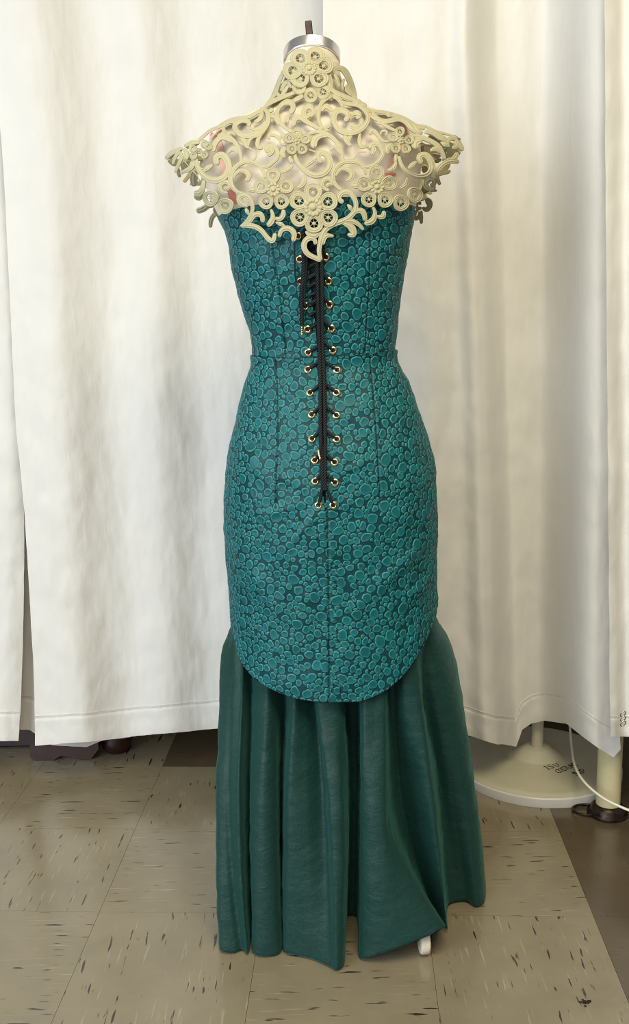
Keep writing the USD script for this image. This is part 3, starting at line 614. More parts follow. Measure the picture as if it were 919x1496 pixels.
# left shoulder
scroll('2', [5, 8.5, 9, 7, 9, 9, 7], (455, 165), (500, 150), (545, 200), (552, 280), (510, 370), (430, 440), (320, 458), (225, 425), (182, 365), (200, 310), (255, 283), (315, 290), (340, 315), (318, 340))
scroll('2', [5, 8, 6], (395, 295), (450, 270), (480, 215), (470, 165))
scroll('2', [4, 6, 4], (335, 355), (400, 378), (470, 350), (520, 285)); scroll('2', [3, 5, 3], (340, 395), (410, 412), (480, 380))
scroll('2', [8, 7, 5], (245, 465), (290, 520), (312, 570), (338, 577)); scroll('2', [4, 5, 4], (325, 565), (342, 500), (410, 452)); scroll('2', [4, 6, 8, 5], (515, 395), (455, 460), (432, 530), (445, 580), (492, 582))
scroll('2', [8, 10, 7, 8, 6, 5], (790, 195), (828, 150), (815, 92), (758, 78), (690, 115), (652, 185), (662, 265), (722, 342), (790, 392), (850, 405))
scroll('2', [5, 8, 4], (790, 212), (762, 250), (772, 302)); scroll('2', [7, 6], (555, 180), (612, 152)); scroll('2', [5, 6, 4], (565, 232), (620, 240), (655, 300), (692, 328))
scroll('2', [5, 6, 4, 3], (565, 490), (560, 442), (612, 440), (662, 472), (692, 530), (752, 546)); scroll('2', [3, 4, 3], (680, 492), (700, 450), (737, 465), (722, 500))
scroll('2', [8, 10, 7, 7, 5], (545, 668), (592, 622), (583, 575), (540, 590), (545, 610), (590, 572), (645, 605), (652, 690), (602, 745), (545, 788), (470, 795))
scroll('2', [6, 9, 5], (745, 580), (712, 640), (742, 692)); scroll('2', [7, 8, 6, 5], (0, 452), (80, 457), (160, 502), (220, 592), (248, 690), (258, 775))
scroll('2', [4, 6, 5], (112, 445), (70, 400), (52, 340), (100, 302), (190, 292)); scroll('2', [4, 5], (108, 440), (142, 412), (182, 442))
scroll('2', [4, 8, 3], (95, 645), (148, 600), (212, 645)); scroll('2', [3, 3, 3], (220, 520), (300, 560), (370, 602), (410, 642), (402, 700), (340, 735), (270, 742), name='bride')
scroll('2', [4, 6, 6, 5], (0, 338), (100, 288), (200, 260), (330, 240), (435, 185), (530, 130))
# middle left
scroll('3', [5, 8, 8.5, 7, 6, 5], (275, 482), (195, 452), (143, 382), (132, 300), (162, 220), (232, 152), (330, 127), (430, 157), (490, 222), (512, 312))
scroll('3', [4, 6, 8, 9, 7], (160, 315), (195, 252), (268, 226), (325, 260), (332, 308), (295, 342))
flower('3', (610, 440), [(605, 285), (748, 402), (698, 568), (532, 568), (477, 405)], 74, 82, 10)
scroll('3', [5, 12, 7], (332, 462), (370, 440), (420, 452), name='leaf')
scroll('3', [5, 8, 7, 6], (100, 470), (40, 462), (13, 410), (38, 366), (95, 355), (122, 395), (88, 425), (70, 400))
for c, r in (((308, 289), 12.2), ((329.5, 300.5), 12.2)): m = ring_petal(np.array(c), .6, r, r * .95); all_lace.append(m); obj('petal', m, M['lace'], lace, smooth=True)
scroll('3', [6, 9, 8, 7, 6, 4], (325, 625), (250, 588), (228, 530), (290, 500), (350, 542), (376, 620), (370, 690), (322, 772), (252, 842))
scroll('3', [4, 7, 3], (298, 645), (318, 685), (335, 720), name='leaf')
scroll('3', [5, 7, 10, 7], (258, 835), (350, 792), (400, 722), (460, 712), (490, 760), (486, 805)); scroll('t', [6, 9, 9, 8, 9, 6], (262, 255), (350, 255), (420, 290), (468, 348), (502, 366), (520, 308))
scroll('3', [4, 7, 11, 8], (580, 655), (602, 722), (590, 790), (540, 845)); scroll('3', [5, 8, 9, 6], (622, 752), (690, 760), (722, 690), (705, 665)); scroll('3', [3, 8, 3], (632, 802), (690, 820), (742, 852), name='leaf')
scroll('t', [6, 9, 10, 8], (552, 340), (570, 290), (620, 274), (662, 312), (652, 372)); scroll('3', [5, 6, 4], (792, 60), (800, 135)); scroll('3', [5, 7, 4], (832, 158), (770, 212), (695, 247), name='leaf')
# centre
flower('4', (222, 440), [(225, 372), (303, 420), (272, 515), (178, 515), (150, 415)], 45, 42, 7, base=.0012)
scroll('4', [8, 10, 7, 6], (188, 295), (200, 238), (240, 208), (300, 240), (380, 290), (470, 332)); scroll('4', [6, 9, 8, 4], (385, 172), (338, 188), (310, 205), (288, 160), (335, 108), (372, 128), (378, 178), (350, 202))
scroll('4', [6, 7, 7, 8], (478, 322), (440, 260), (430, 180), (450, 90), (500, 32), (560, 3)); scroll('4', [8, 8, 6], (560, 0), (620, 32), (665, 110)); scroll('4', [4, 9, 4], (455, 150), (500, 105), (562, 152), name='leaf')
scroll('4', [8, 11, 9, 9, 8, 7, 6], (680, 245), (712, 190), (670, 150), (610, 152), (578, 202), (590, 280), (640, 340), (720, 362), (810, 342), (880, 282), (902, 200), (870, 140), (800, 92), (700, 80), (650, 58))
scroll('4', [5, 9, 5], (738, 195), (790, 168), (822, 192), (790, 218), name='leaf'); scroll('4', [4, 7, 4], (720, 262), (790, 300), (862, 258), name='leaf'); scroll('4', [3, 5, 3], (725, 300), (790, 318), (850, 290), name='leaf')
scroll('4', [5, 9, 5], (678, 372), (702, 440), (745, 485)); scroll('4', [5, 6, 4], (722, 445), (730, 400), (762, 365)); scroll('4', [4, 6, 8, 5], (832, 358), (820, 430), (850, 492), (892, 470))
scroll('4', [5, 7, 7, 5], (325, 372), (400, 350), (490, 362), (570, 412), (630, 492), (660, 590), (666, 645)); scroll('4', [11, 13, 8, 4], (388, 505), (390, 432), (450, 390), (532, 388), name='leaf')
scroll('4', [5, 8, 10, 10, 10, 7], (200, 548), (220, 622), (282, 702), (380, 762), (470, 750), (530, 690), (537, 610), (500, 560), (442, 550), (432, 600), (462, 642)); scroll('4', [4, 10, 5], (295, 692), (350, 635), (410, 608), name='leaf')
scroll('4', [4, 8, 4], (540, 530), (582, 490), (642, 562), name='leaf'); scroll('4', [3, 3], (668, 612), (770, 600), (800, 550), (885, 540), name='bride'); scroll('4', [2.5, 2.5], (330, 515), (365, 525), (410, 545), name='bride')
scroll('4', [6, 9, 6], (105, 598), (80, 545), (112, 498), name='leaf'); scroll('4', [5, 8, 5], (160, 600), (175, 652), name='leaf')
scroll('4', [4, 8, 5], (520, 345), (500, 310), (550, 290), name='leaf')
# centre low
flower('5', (312, 415), [(312, 275), (452, 362), (455, 512), (320, 566), (188, 508), (180, 352)], 77, 92, 12, base=.0014)
scroll('5', [5, 12, 5], (240, 640), (310, 688), (385, 650), name='leaf')
scroll('5', [6, 10, 6], (158, 228), (212, 190), (226, 108)); scroll('5', [5, 8, 8, 5], (468, 250), (445, 245), (398, 210), (410, 160), (470, 140), (492, 185), (455, 195), (440, 220))
scroll('5', [6, 7, 8, 7, 6, 5], (592, 252), (530, 200), (500, 120), (520, 48), (575, -5), (660, -28), (750, -10), (800, 30), (818, 105))
scroll('5', [4, 6, 8, 9, 6], (525, 115), (570, 52), (632, 48), (682, 92), (668, 140), (630, 160))
scroll('5', [8, 9, 8, 9, 10, 9, 7], (605, 368), (560, 332), (580, 282), (640, 265), (700, 320), (722, 400), (690, 480), (602, 540), (500, 580), (420, 640), (382, 740), (370, 850), (388, 925))
scroll('5', [3, 8, 4], (640, 385), (662, 410), (688, 450), name='leaf'); scroll('5', [5, 8, 10, 7], (632, 525), (720, 452), (780, 450), (812, 545)); scroll('5', [5, 9, 8, 5], (565, 552), (680, 545), (750, 580), (795, 630))
scroll('5', [5, 9, 13, 10, 5], (585, 560), (680, 610), (695, 672), (640, 672), name='leaf'); scroll('5', [8, 10, 4], (400, 775), (430, 690), (510, 690), name='leaf')
scroll('5', [6, 10, 10, 9, 8], (332, 772), (322, 720), (270, 710), (225, 770), (252, 850), (320, 892), (392, 925))
# right
scroll('6', [8, 10, 7, 7, 5], (325, 662), (348, 600), (322, 570), (300, 595), (312, 572), (370, 540), (430, 582), (450, 652), (400, 735), (320, 790), (210, 800))
scroll('6', [6, 7, 5, 3], (312, 438), (328, 392), (370, 410), (420, 472), (470, 512), (532, 505)); scroll('6', [3, 5, 3], (425, 440), (450, 395), (497, 408), (478, 445))
flower('6', (650, 510), [(640, 412), (738, 500), (705, 598), (598, 592), (570, 475)], 47, 44, 7, base=.0012)
scroll('6', [6, 11, 5], (512, 655), (500, 590), (562, 540), name='leaf'); scroll('6', [5, 7, 6, 4], (280, 208), (360, 252), (420, 282), (500, 347), (622, 397)); scroll('6', [3, 5, 3], (380, 302), (440, 312), (500, 347))
scroll('6', [5, 7, 9, 8, 10, 5], (330, 180), (388, 250), (470, 292), (560, 280), (640, 268), (720, 302), (780, 372), (865, 432)); scroll('6', [5, 5, 6, 5], (150, 88), (300, 165), (470, 188), (600, 225), (700, 262), (820, 332), (925, 372))
scroll('6', [4, 9, 4], (490, 195), (520, 215), (550, 235), name='leaf'); scroll('6', [5, 9, 5], (190, 100), (230, 108), (275, 120), name='leaf'); scroll('6', [6, 9, 5], (225, 145), (262, 165), (320, 175), name='leaf')
scroll('6', [4, 6, 5], (605, 645), (590, 740)); scroll('7', [5, 8, 4], (400, 180), (455, 155), (482, 95), name='leaf')
flower('7', (310, 330), [(308, 205), (415, 295), (380, 440), (240, 436), (197, 303)], 60, 66, 10)
scroll('7', [5, 12, 7], (80, 325), (115, 315), (150, 328), name='leaf')
scroll('7', [5, 7, 9, 11, 11, 8], (505, 50), (530, 132), (592, 202), (680, 232), (770, 212), (802, 150), (780, 80), (738, 42), (692, 52), (690, 85), (715, 118))
scroll('7', [4, 8, 4], (588, 162), (640, 115), (665, 98), name='leaf'); scroll('7', [4, 7, 8, 5], (582, 240), (570, 300), (515, 342))
for c, r in (((585, 296), 12.4), ((605.3, 284.5), 12)): m = ring_petal(np.array(c), .9, r, r * .95); all_lace.append(m); obj('petal', m, M['lace'], lace, smooth=True)
scroll('7', [6, 9, 9, 6], (830, 312), (790, 342), (742, 300), (770, 253), (818, 265), (815, 300), (785, 305)); scroll('7', [4, 7, 11, 8], (270, 500), (292, 560), (262, 632), (198, 652)); scroll('7', [5, 9, 6], (300, 588), (360, 590), (372, 538))
scroll('8', [6, 8, 8, 6], (130, 292), (250, 290), (370, 332), (480, 392), (542, 472), (582, 572)); scroll('8', [10, 14, 6], (232, 445), (220, 372), (318, 338), name='leaf'); scroll('8', [5, 9, 5], (405, 468), (458, 440), (535, 492), name='leaf')
scroll('8', [7, 9, 8, 7, 6], (755, 602), (640, 590), (542, 640), (490, 712), (490, 790), (522, 875)); scroll('8', [6, 9, 7], (600, 572), (690, 558), (735, 482))
scroll('8', [5, 9, 7], (630, 420), (610, 365), (660, 312), (720, 330), (722, 400), (672, 432)); scroll('8', [6, 9, 7], (720, 325), (760, 400), (802, 465), name='leaf'); scroll('8', [4, 9, 5], (540, 350), (575, 385), (632, 400), name='leaf'); scroll('8', [3, 7, 4], (715, 345), (772, 318), name='leaf')
scroll('8', [6, 10, 6], (175, 130), (255, 222), (312, 252), name='leaf'); scroll('8', [6, 10, 11, 6], (330, 235), (440, 248), (540, 310), (622, 345), name='leaf'); scroll('8', [3, 4, 4, 3], (240, 150), (360, 172), (460, 222), (600, 260), (705, 292))
# left sleeve
flower('1', (480, 380), [(548, 290), (602, 322), (545, 430), (408, 442), (398, 350)], 46, 40, 7, base=.001)
scroll('1', [6, 9, 11, 11, 12, 9], (428, 470), (450, 580), (512, 682), (610, 752), (730, 762), (830, 702), (872, 600), (840, 490), (770, 430), (702, 470), (722, 565)); scroll('1', [5, 9, 5], (518, 652), (590, 602), (652, 558), name='leaf')
scroll('1', [4, 8, 9, 6], (215, 672), (290, 640), (370, 592), (405, 490), name='leaf'); scroll('1', [6, 8, 11, 8], (542, 758), (520, 862), (480, 932), (405, 922)); scroll('1', [8, 9, 5], (292, 500), (300, 400), (258, 345), name='leaf')
scroll('1', [5, 6, 6, 5], (118, 555), (160, 442), (208, 400), (232, 450), (200, 545), (150, 665)); scroll('1', [6, 8, 7, 5], (25, 485), (80, 425), (150, 380), (245, 332)); scroll('1', [5, 8, 6], (270, 315), (380, 268), (478, 258))
scroll('1', [7, 9, 8, 6], (660, 385), (690, 272), (770, 200), (860, 220), (925, 255)); scroll('1', [5, 5, 5], (455, 240), (560, 150), (640, 92), (760, 42), (835, 0)); scroll('1', [5, 8, 5], (715, 175), (798, 142), (790, 52))
scroll('1', [7, 7], (370, 510), (390, 560), (410, 590), name='leaf'); scroll('1', [1.6, 1.6], (245, 480), (350, 600), (460, 720), name='bride')
# neck
flower('9', (415, 470), [(345, 388), (460, 372), (530, 445), (490, 552), (345, 552), (285, 487)], 66, 62, 12, base=.0026)
for p in ((330, 620), (425, 692), (528, 662)): m = ring_petal(np.array(cv('9', [p])[0]), 1.4, 11.5, 9.8, base=.0012); all_lace.append(m); obj('petal', m, M['lace'], lace, smooth=True)
scroll('9', [7, 10, 9, 8], (605, 500), (640, 460), (690, 470), (740, 545), (775, 640), (800, 745)); scroll('9', [5, 7, 5], (625, 505), (645, 560), (665, 620)); scroll('9', [4, 6, 4], (705, 545), (690, 590), (695, 640))
scroll('9', [5, 7, 7, 5], (430, 590), (560, 632), (680, 690), (835, 748), base=.001); scroll('9', [8, 11, 6], (768, 585), (735, 625), (775, 690), name='leaf'); scroll('9', [8, 11, 8], (565, 500), (580, 560), (585, 640))
scroll('9', [5, 7, 7, 5], (205, 470), (155, 590), (110, 700), (50, 772)); scroll('9', [4, 7, 5], (175, 650), (230, 575), (265, 625)); scroll('9', [4, 7, 6, 5], (30, 790), (110, 740), (200, 700), (350, 640)); scroll('9', [4, 7, 4], (165, 725), (215, 640), (250, 590))
scroll('9', [5, 8, 6], (270, 740), (320, 715), (365, 690), name='leaf'); scroll('9', [5, 7, 5], (120, 640), (150, 680), (180, 700), name='leaf'); scroll('9', [6, 9, 5], (770, 730), (820, 745), (870, 775), name='leaf')
# the front half of the collar, seen only through and below the sleeves
mid = float(LACE.f[0](-1.4))
for m in all_lace:
    v = np.array(m.vertices); v[:, 1] = 2 * D - v[:, 1]
    if abs(v[:, 0].mean() - mid) < .06: continue
    obj('front_scroll', trimesh.Trimesh(v, np.array(m.faces)[:, ::-1], process=False), M['lace'], lace, smooth=True)
def hang_map(q, h):         # the hanging front edge of each cap sleeve: in front of the arm, leaning under
    side = np.sign(q[:, 0] - 460); d = D + .03 + (q[:, 1] - 250) * .0014
    P = at_depth(q[:, 0], q[:, 1], d); return P + np.array([0, -.6, -.8]) * np.asarray(h)[:, None]
def hang(crop, w, *pts):
    obj('sleeve_edge', ribbon(cv(crop, pts), w, hang_map), M['lace'], lace, smooth=True)
hang('1', [10, 20, 8], (230, 520), (280, 560), (330, 590)); hang('1', [9, 9, 5], (290, 320), (360, 290), (470, 265)); hang('1', [10, 14, 10], (410, 630), (395, 730), (410, 845)); hang('1', [5, 6, 6], (195, 605), (190, 660), (215, 722))
hang('1', [9, 12, 9], (405, 955), (470, 985), (510, 930)); hang('1', [9, 10, 10], (430, 1175), (520, 1150), (610, 1080)); hang('1', [6, 8, 8, 6], (622, 1400), (625, 1320), (660, 1240), (730, 1180)); hang('1', [7, 9, 6], (60, 470), (130, 400), (240, 345)); hang('1', [6, 8], (350, 420), (340, 490))
hang('8', [3, 8, 4], (440, 500), (485, 520), (535, 525)); hang('8', [3, 8, 4], (445, 600), (490, 580), (545, 565)); hang('8', [5, 6, 5], (600, 430), (580, 490), (615, 550)); hang('8', [6, 10, 7], (385, 280), (460, 310), (535, 345)); hang('8', [5, 7, 6], (320, 380), (310, 430), (330, 470))
hang('8', [5, 10, 12, 8], (330, 810), (345, 900), (300, 1000)); hang('8', [8, 7, 3], (370, 940), (430, 935), (488, 950)); hang('8', [5, 8, 9, 12, 9], (310, 1150), (360, 1175), (400, 1120), (380, 1070), (355, 1040)); hang('8', [4, 8, 5], (300, 1190), (292, 1270), (300, 1350))
hang('8', [5, 6, 6, 5], (290, 1120), (265, 1090), (240, 1115), (260, 1165), (300, 1150)); hang('8', [4, 6, 6, 4], (262, 1180), (225, 1215), (228, 1290), (262, 1262), (268, 1200)); hang('8', [10, 10], (310, 650), (350, 680), (300, 700))

# ------------------------------------------------------------------ curtains
def curtain(label, left, right, hem, d_of, top=-330, nx=160, nz=170, wr=1.0, hem_px=42, seed=0, mat='curtain', hem_on=True):
    """left, right: (y, x) of the side edges; hem(u) -> y of the lower edge; d_of(u, t) depth across (0..1) and up (0 hem .. 1 top)"""
    c = thing('curtain', label, 'curtain', kind=None)
    u = np.linspace(0, 1, nx)
    li, ri = PchipInterpolator(*np.array(left, float).T, extrapolate=True), PchipInterpolator(*np.array(right, float).T, extrapolate=True)
    def sheet(tv, off, puff=0):
        Tt, Uu = np.meshgrid(tv, u, indexing='ij'); yb = hem(Uu); Y = yb + (top - yb) * Tt
        X = li(Y) + (ri(Y) - li(Y)) * Uu; d = d_of(Uu, Tt)
        P = at_depth(X, Y, d)
        cr = meshkit.fbm(np.stack([P[..., 0] * 13, P[..., 2] * 3.4 + P[..., 0] * 3, np.full_like(X, seed)], -1), 4, seed + 1) - .5
        cr2 = meshkit.fbm(np.stack([P[..., 0] * 22 + P[..., 2] * 9, P[..., 2] * 16 - P[..., 0] * 6, np.full_like(X, seed + 5)], -1), 3, seed + 2) - .5
        fade = np.clip(1.25 - Tt, .25, 1)
        P[..., 1] += (.015 * cr * (.4 + .8 * fade) + .010 * cr2 * fade) * wr + off
        return P
    e = hem_px / 1410.0
    def solid(tv, th, puff=None):
        A, B = sheet(tv, 0), sheet(tv, th)
        if puff is not None: A[..., 1] -= puff[:, None]
        n = len(tv); V = np.vstack([A.reshape(-1, 3), B.reshape(-1, 3)]); q = grid_faces(n, nx); o = n * nx
        i = np.arange(n - 1) * nx; j = np.arange(nx - 1)
        fs = [q, q[:, ::-1] + o, np.stack([i, i + nx, i + nx + o, i + o], -1), np.stack([i + nx - 1, i + nx - 1 + o, i + 2 * nx - 1 + o, i + 2 * nx - 1], -1), np.stack([j, j + o, j + 1 + o, j + 1], -1), np.stack([(n - 1) * nx + j, (n - 1) * nx + j + 1, (n - 1) * nx + j + 1 + o, (n - 1) * nx + j + o], -1)]
        return T(V, np.vstack(fs))
    tv = np.r_[np.linspace(e * .9, .82, nz), np.linspace(.82, 1, 14)[1:]] if hem_on else np.r_[np.linspace(0, .82, nz), np.linspace(.82, 1, 14)[1:]]
    obj('cloth', solid(tv, .0012), M[mat], c, smooth=50)
    if hem_on:
        th = np.linspace(0, e, 22); pf = .0022 - .0030 * np.exp(-((th - e * .93) / (e * .05)) ** 2) + .0005 * np.sin(th / e * 9)
        obj('hem', solid(th, .0016, pf), M[mat], c, smooth=50, label='turned and stitched hem of the curtain')
        tt = np.full(1, e * .95); L = sheet(tt, -.0024)[0]; segs = []
        for k in range(0, nx - 2, 2): segs.append(tube(L[k:k + 2] - [0, .0003, 0], .00055, 5))
        obj('stitching', trimesh.util.concatenate(segs), M['stitch'], c, smooth=False)
    return c
g = lambda u, c, w: np.exp(-((u - c) / w) ** 2)
def d_left(u, t):
    w = .35 + .65 * (1 - t)
    return 2.17 + .05 * u - .024 * g(u, .12, .10) + .014 * g(u, .33, .08) - .010 * g(u, .47, .07) + .008 * g(u, .60, .06) - .014 * g(u, .78, .08) * w + .005 * np.sin(u * 23 + 1) * (1 - .5 * t) + .02 * t
def hem_l(u): return np.interp(u, [0, .06, .30, .62, .8, 1], [1088, 1087.5, 1077, 1064, 1064.5, 1066])
curtain('white cotton curtain with a slit at its side, left of the gown', [(-330, -90), (0, -30), (200, 1), (400, 12), (600, 22), (760, 36), (1090, 52)], [(-330, 470), (1090, 480)], hem_l, d_left, nx=240, seed=11, wr=.75)
def d_fl(u, t): return 2.10 + .02 * g(u, .6, .2) + .02 * t
curtain('bright white curtain edge at the far left of the picture, beside the slit', [(-330, -260), (1090, -240)], [(-330, -20), (0, 0), (500, 28), (800, 35), (1040, 29.5), (1085, 27)], lambda u: 1082 + 0 * u, lambda u, t: 2.20 + .01 * np.sin(u * 19) + .02 * t, nx=90, seed=23)
curtain('greyish lining curtain showing behind the slit between two white curtains', [(-330, -40), (1090, -20)], [(-330, 330), (1090, 190)], lambda u: 1064 + 20 * np.interp(u, [0, .3, .45, .7, .8, 1], [0, .1, 1.2, 1.35, .9, .6]) , lambda u, t: 2.245 + .01 * np.sin(u * 9) + .02 * t, nx=80, seed=31, mat='curtain_b', hem_px=50, wr=.4)
def d_right(u, t):
    w = np.clip(1 - t * .75, 0.25, 1)
    s = lambda a, b, x: (lambda q: q * q * (3 - 2 * q))(np.clip((x - a) / (b - a), 0, 1))
    k_ = .075 * np.clip(t * 1.4, 0, 1); base = 2.07 + .095 * s(.575 - k_, .655 - k_, u) * np.maximum(w, .42) - .222 * s(.72, .93, u) * (1 - .18 * t)
    return base - .030 * g(u, .545 - k_, .04) - .02 * g(u, .36, .08) + .012 * g(u, .72, .05) - .010 * g(u, .86, .05) + .03 * t
def hem_r(u): return np.interp(u, [0, .42, .48, .58, .645, .668, .70, .745, .82, .88, .93, .975, 1], [1075, 1068, 1074, 1087, 1090, 1066, 1056, 1052, 1057, 1078, 1094, 1106, 1094])
curtain('white cotton curtain right of the gown, hanging over the round cream base', [(-330, 470), (1090, 478)], [(-330, 932), (0, 914), (700, 908), (1000, 903), (1095, 906)], hem_r, d_right, nx=260, seed=47, wr=.8)
curtain('white curtain at the right edge of the picture with a metal hook', [(-330, 880), (1090, 892)], [(-330, 1180), (1090, 1120)], lambda u: 1076 + 0 * u, lambda u, t: 1.878 + .02 * g(u, .1, .05) + .01 * np.sin(u * 14) + .03 * t, nx=90, seed=59, hem_px=30)
hk = []
for k, (y0) in enumerate((1042, 1049, 1056)):
    th = np.linspace(0, 2 * np.pi, 18)[:-1]; c0 = at_depth(909.5, y0, 1.865)
    hk.append(tube(c0 + np.stack([.0052 * np.cos(th), -.004 - .003 * np.sin(th), .006 * np.sin(th) + .002 * np.cos(th)], 1), .0012, 6, True))
hook = trimesh.util.concatenate(hk); obj('curtain_hook', hook, M['chrome'], smooth=True, label='small coiled metal hook on the hem of the curtain at the right edge', cat='hook')

# ------------------------------------------------------------------ pedestal base with marker lettering
fan = thing('pedestal_stand', 'round cream pedestal base and pole under the right curtain with marker lettering', 'stand')
fc = at_height(784, 1106, .03); RB = .201
obj('base', lathe([(0, .004), (RB - .006, .004), (RB - .006, .008), (RB - .004, .024), (RB - .012, .0285), (RB - .02, .0295), (RB - .03, .0298), (RB - .032, .0305), (.1, .035), (.062, .037), (.058, .040), (.05, .046), (.034, .056), (.026, .060), (.0, .060)], 128, (fc[0], fc[1], 0)), M['cream'], fan, label='round cream enamel base')
obj('rim', lathe([(RB - .012, .0), (RB - .001, .0), (RB, .002), (RB, .0195), (RB - .002, .0225), (RB - .005, .0235), (RB - .005, .004), (RB - .012, .0)], 128, (fc[0], fc[1], 0)), M['cream_edge'], fan, label='pale grey rim of the base')
obj('pole', lathe([(0, .055), (.0145, .055), (.0145, .62), (0, .62)], 40, (fc[0], fc[1], 0)), M['cream'], fan)
GL = {'I': [[(0, 0), (.5, 0)], [(.25, 0), (.25, 1)], [(0, 1), (.5, 1)]], 'S': [[(.65, .85), (.4, 1), (.1, .85), (.15, .6), (.5, .45), (.62, .2), (.35, 0), (.02, .12)]], 'U': [[(0, 1), (0, .3), (.25, 0), (.55, .15), (.62, .5), (.62, 1)]],
      'C': [[(.65, .85), (.4, 1), (.08, .75), (.02, .35), (.25, .02), (.65, .1)]], 'O': [[(.3, 1), (.05, .7), (.05, .3), (.32, 0), (.6, .3), (.6, .7), (.3, 1)]], 'T': [[(0, 1), (.65, 1)], [(.33, 1), (.33, 0)]],
      'M': [[(0, 0), (.05, 1)], [(.05, 1), (.35, .35)], [(.35, .35), (.65, 1)], [(.65, 1), (.7, 0)]], 'E': [[(0, 0), (0, 1)], [(0, 1), (.5, 1)], [(0, .5), (.4, .5)], [(0, 0), (.55, 0)]], 'H': [[(0, 0), (0, 1)], [(.55, 0), (.55, 1)], [(0, .5), (.55, .5)]],
      'P': [[(0, 0), (0, 1)], [(0, 1), (.4, 1), (.6, .75), (.4, .5), (0, .48)]]}
def base_z(r): return np.interp(r, [.06, .062, .1, RB - .032], [.0375, .037, .035, .0305])
def write(text, px, py, ang, h, sp):
    o = at_height(px, py, .032)[:2]; e = np.array([math.cos(ang), math.sin(ang)]); up = np.array([-e[1], e[0]]); x = 0; ms = []
    for ch in text:
        for st in GL[ch]:
            q = spline(np.array(st, float), 14 if len(st) > 2 else 6); w = o + np.outer((q[:, 0] * h * .95 + x), e) + np.outer(q[:, 1] * h, up)
            r = np.hypot(w[:, 0] - fc[0], w[:, 1] - fc[1]); ms.append(tube(np.c_[w, base_z(r) + .0003], .0008, 5))
        x += h * sp * (.62 if ch == 'I' else .95)
    return trimesh.util.concatenate(ms)
obj('lettering', join([write('ISU', 801, 1127, .55, .0165, 1.08), write('COSTUME', 817, 1131.5, .62, .0155, .66), write('SHOP', 842, 1134.5, .62, .0155, .66)]), M['ink'], fan, smooth=True, label='handwritten black marker lettering on the base')

# ------------------------------------------------------------------ standing pole at the right
pl = thing('standing_pole', 'cream painted floor pole with a dark iron foot at the lower right', 'pole')
pc_ = at_height(887.5, 1186, 0.004)
obj('shaft', lathe([(0, .012), (.0262, .012), (.0262, 1.9), (0, 1.9)], 40, (pc_[0], pc_[1], 0)), M['pole'], pl)
obj('foot', lathe([(0, 0), (.041, 0), (.044, .002), (.044, .006), (.042, .009), (.040, .007), (.039, .008), (.036, .018), (.030, .024), (.0262, .025), (0, .025)], 64, (pc_[0], pc_[1], 0)), M['rust'], pl, label='dark rusted iron foot')
th = np.linspace(0, 2 * np.pi, 40)[:-1]; kc = at_height(856, 1182, .004)
obj('iron_loop', tube(np.stack([kc[0] + .031 * np.cos(th), kc[1] - .006 + .024 * np.sin(th), .0055 + 0 * th], 1), .0028, 8, True), M['rust'], pl, smooth=True, label='iron loop beside the foot')

# ------------------------------------------------------------------ white cable
cb = spline(np.array([at_depth(831, 1000, 2.24), at_depth(832, 1050, 2.22), at_depth(835, 1090, 2.15), at_depth(840, 1118, 2.06), at_depth(856, 1145, 1.97), at_depth(883, 1167, 1.92), at_depth(905, 1178, 1.90), at_depth(935, 1190, 1.885), at_height(1010, 1215, .004)]), 80)
obj('electric_cable', tube(cb, .0029, 10), M['cable'], smooth=True, label='thin white electric cable hanging from the right curtain across the pole', cat='cable')

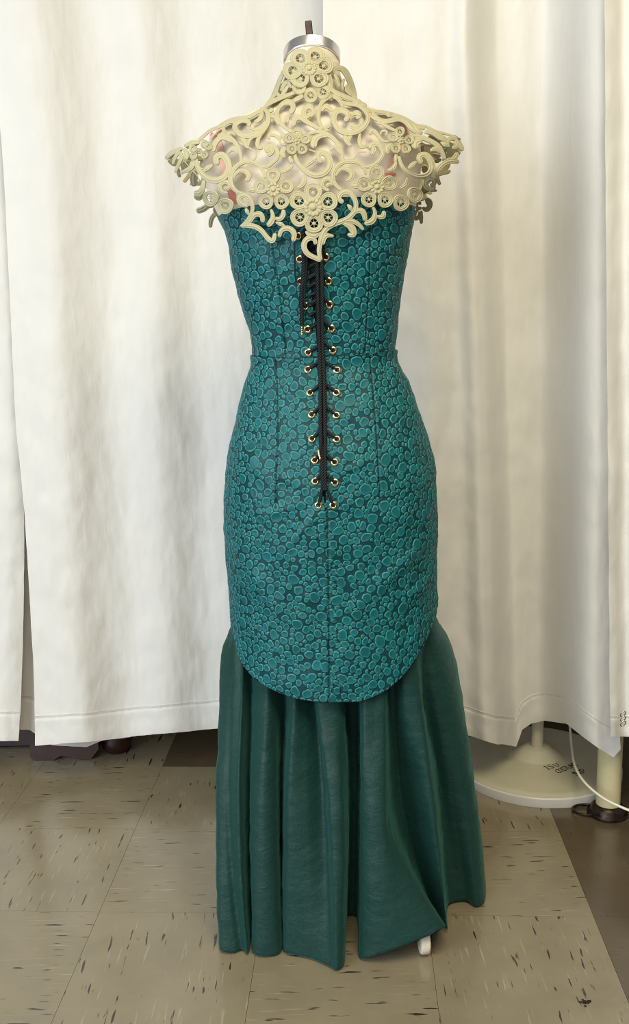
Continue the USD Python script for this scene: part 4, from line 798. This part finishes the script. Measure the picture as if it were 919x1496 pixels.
# ------------------------------------------------------------------ furniture in the gloom behind the curtains
dr = thing('dresser', 'dark red wooden furniture feet in shadow under the left curtain', 'furniture')
a0 = at_height(45, 1112, 0); a1 = at_height(150, 1112, 0)
obj('carcass', box(1.5, .42, .9, (-1.02, 2.76, .57), .004), M['wood'], dr)
def bracket(x0, x1, y, h=.085, th=.03):
    from shapely.geometry import Polygon
    q = [(x0, h), (x0, .012), (x0 + .01, 0), (x0 + .055, 0), (x0 + .075, .012), (x0 + .10, .010), (x0 + .125, .002), (x1 - .02, .004), (x1, .03), (x1, h)]
    m = trimesh.creation.extrude_polygon(Polygon(q), th, engine='earcut'); m.apply_transform(trimesh.transformations.rotation_matrix(np.pi / 2, [1, 0, 0])); m.apply_translation((0, y + th, 0)); return m
obj('bracket_foot', bracket(a0[0], a1[0] - .01, a0[1]), M['wood'], dr, smooth=30)
bf = at_height(166, 1106, 0); obj('bun_foot', lathe([(0, 0), (.026, 0), (.036, .012), (.042, .032), (.038, .055), (.026, .066), (.030, .075), (.030, .13), (0, .13)], 40, (bf[0], bf[1] + .04, 0)), M['wood'], dr)
rr_ = at_height(-60, 1095, 0); obj('base_rail', box(.62, .03, .075, (a0[0] - .30, a0[1] + .10, .0375), .004), M['wood'], dr)
obj('plinth', box(1.1, .34, .06, (-.95, 2.72, .095), .004), M['wood'], dr)
cabt = thing('low_cabinet', 'dark brown cabinet base in shadow behind the cream pole at right', 'cabinet')
obj('carcass', box(1.3, .4, .8, (1.05, 2.80, .47), .004), M['darkwood'], cabt); obj('plinth', box(1.26, .36, .07, (1.05, 2.82, .035), .003), M['darkwood'], cabt)

# ------------------------------------------------------------------ lint by the caster
lm = []
for k in range(26):
    c0 = at_height(628 + RNG.normal(0, 4), 1384 + RNG.normal(0, 7), .0015); p = c0 + np.cumsum(RNG.normal(0, .0022, (7, 3)) * [1, 1, .35], axis=0); p[:, 2] = np.clip(p[:, 2], .0006, .012); lm.append(tube(p, .0003, 4))
obj('lint_tuft', trimesh.util.concatenate(lm), M['lint'], smooth=False, label='tuft of brown dust lint beside the white caster', cat='lint', kind='stuff')
cr_ = []
for k in range(9):
    c0 = at_height(855 + RNG.normal(0, 3.5), 1465 + RNG.normal(0, 1.8), 0); b_ = trimesh.creation.icosphere(1, .0014 + .0012 * RNG.random()); b_.vertices *= [1.4, 1, .6]; b_.apply_translation(c0 + [0, 0, .0008]); cr_.append(b_)
obj('crumbs', trimesh.util.concatenate(cr_), M['rust'], smooth=True, label='small brown crumbs on the floor tile at the lower right corner', cat='dirt', kind='stuff')
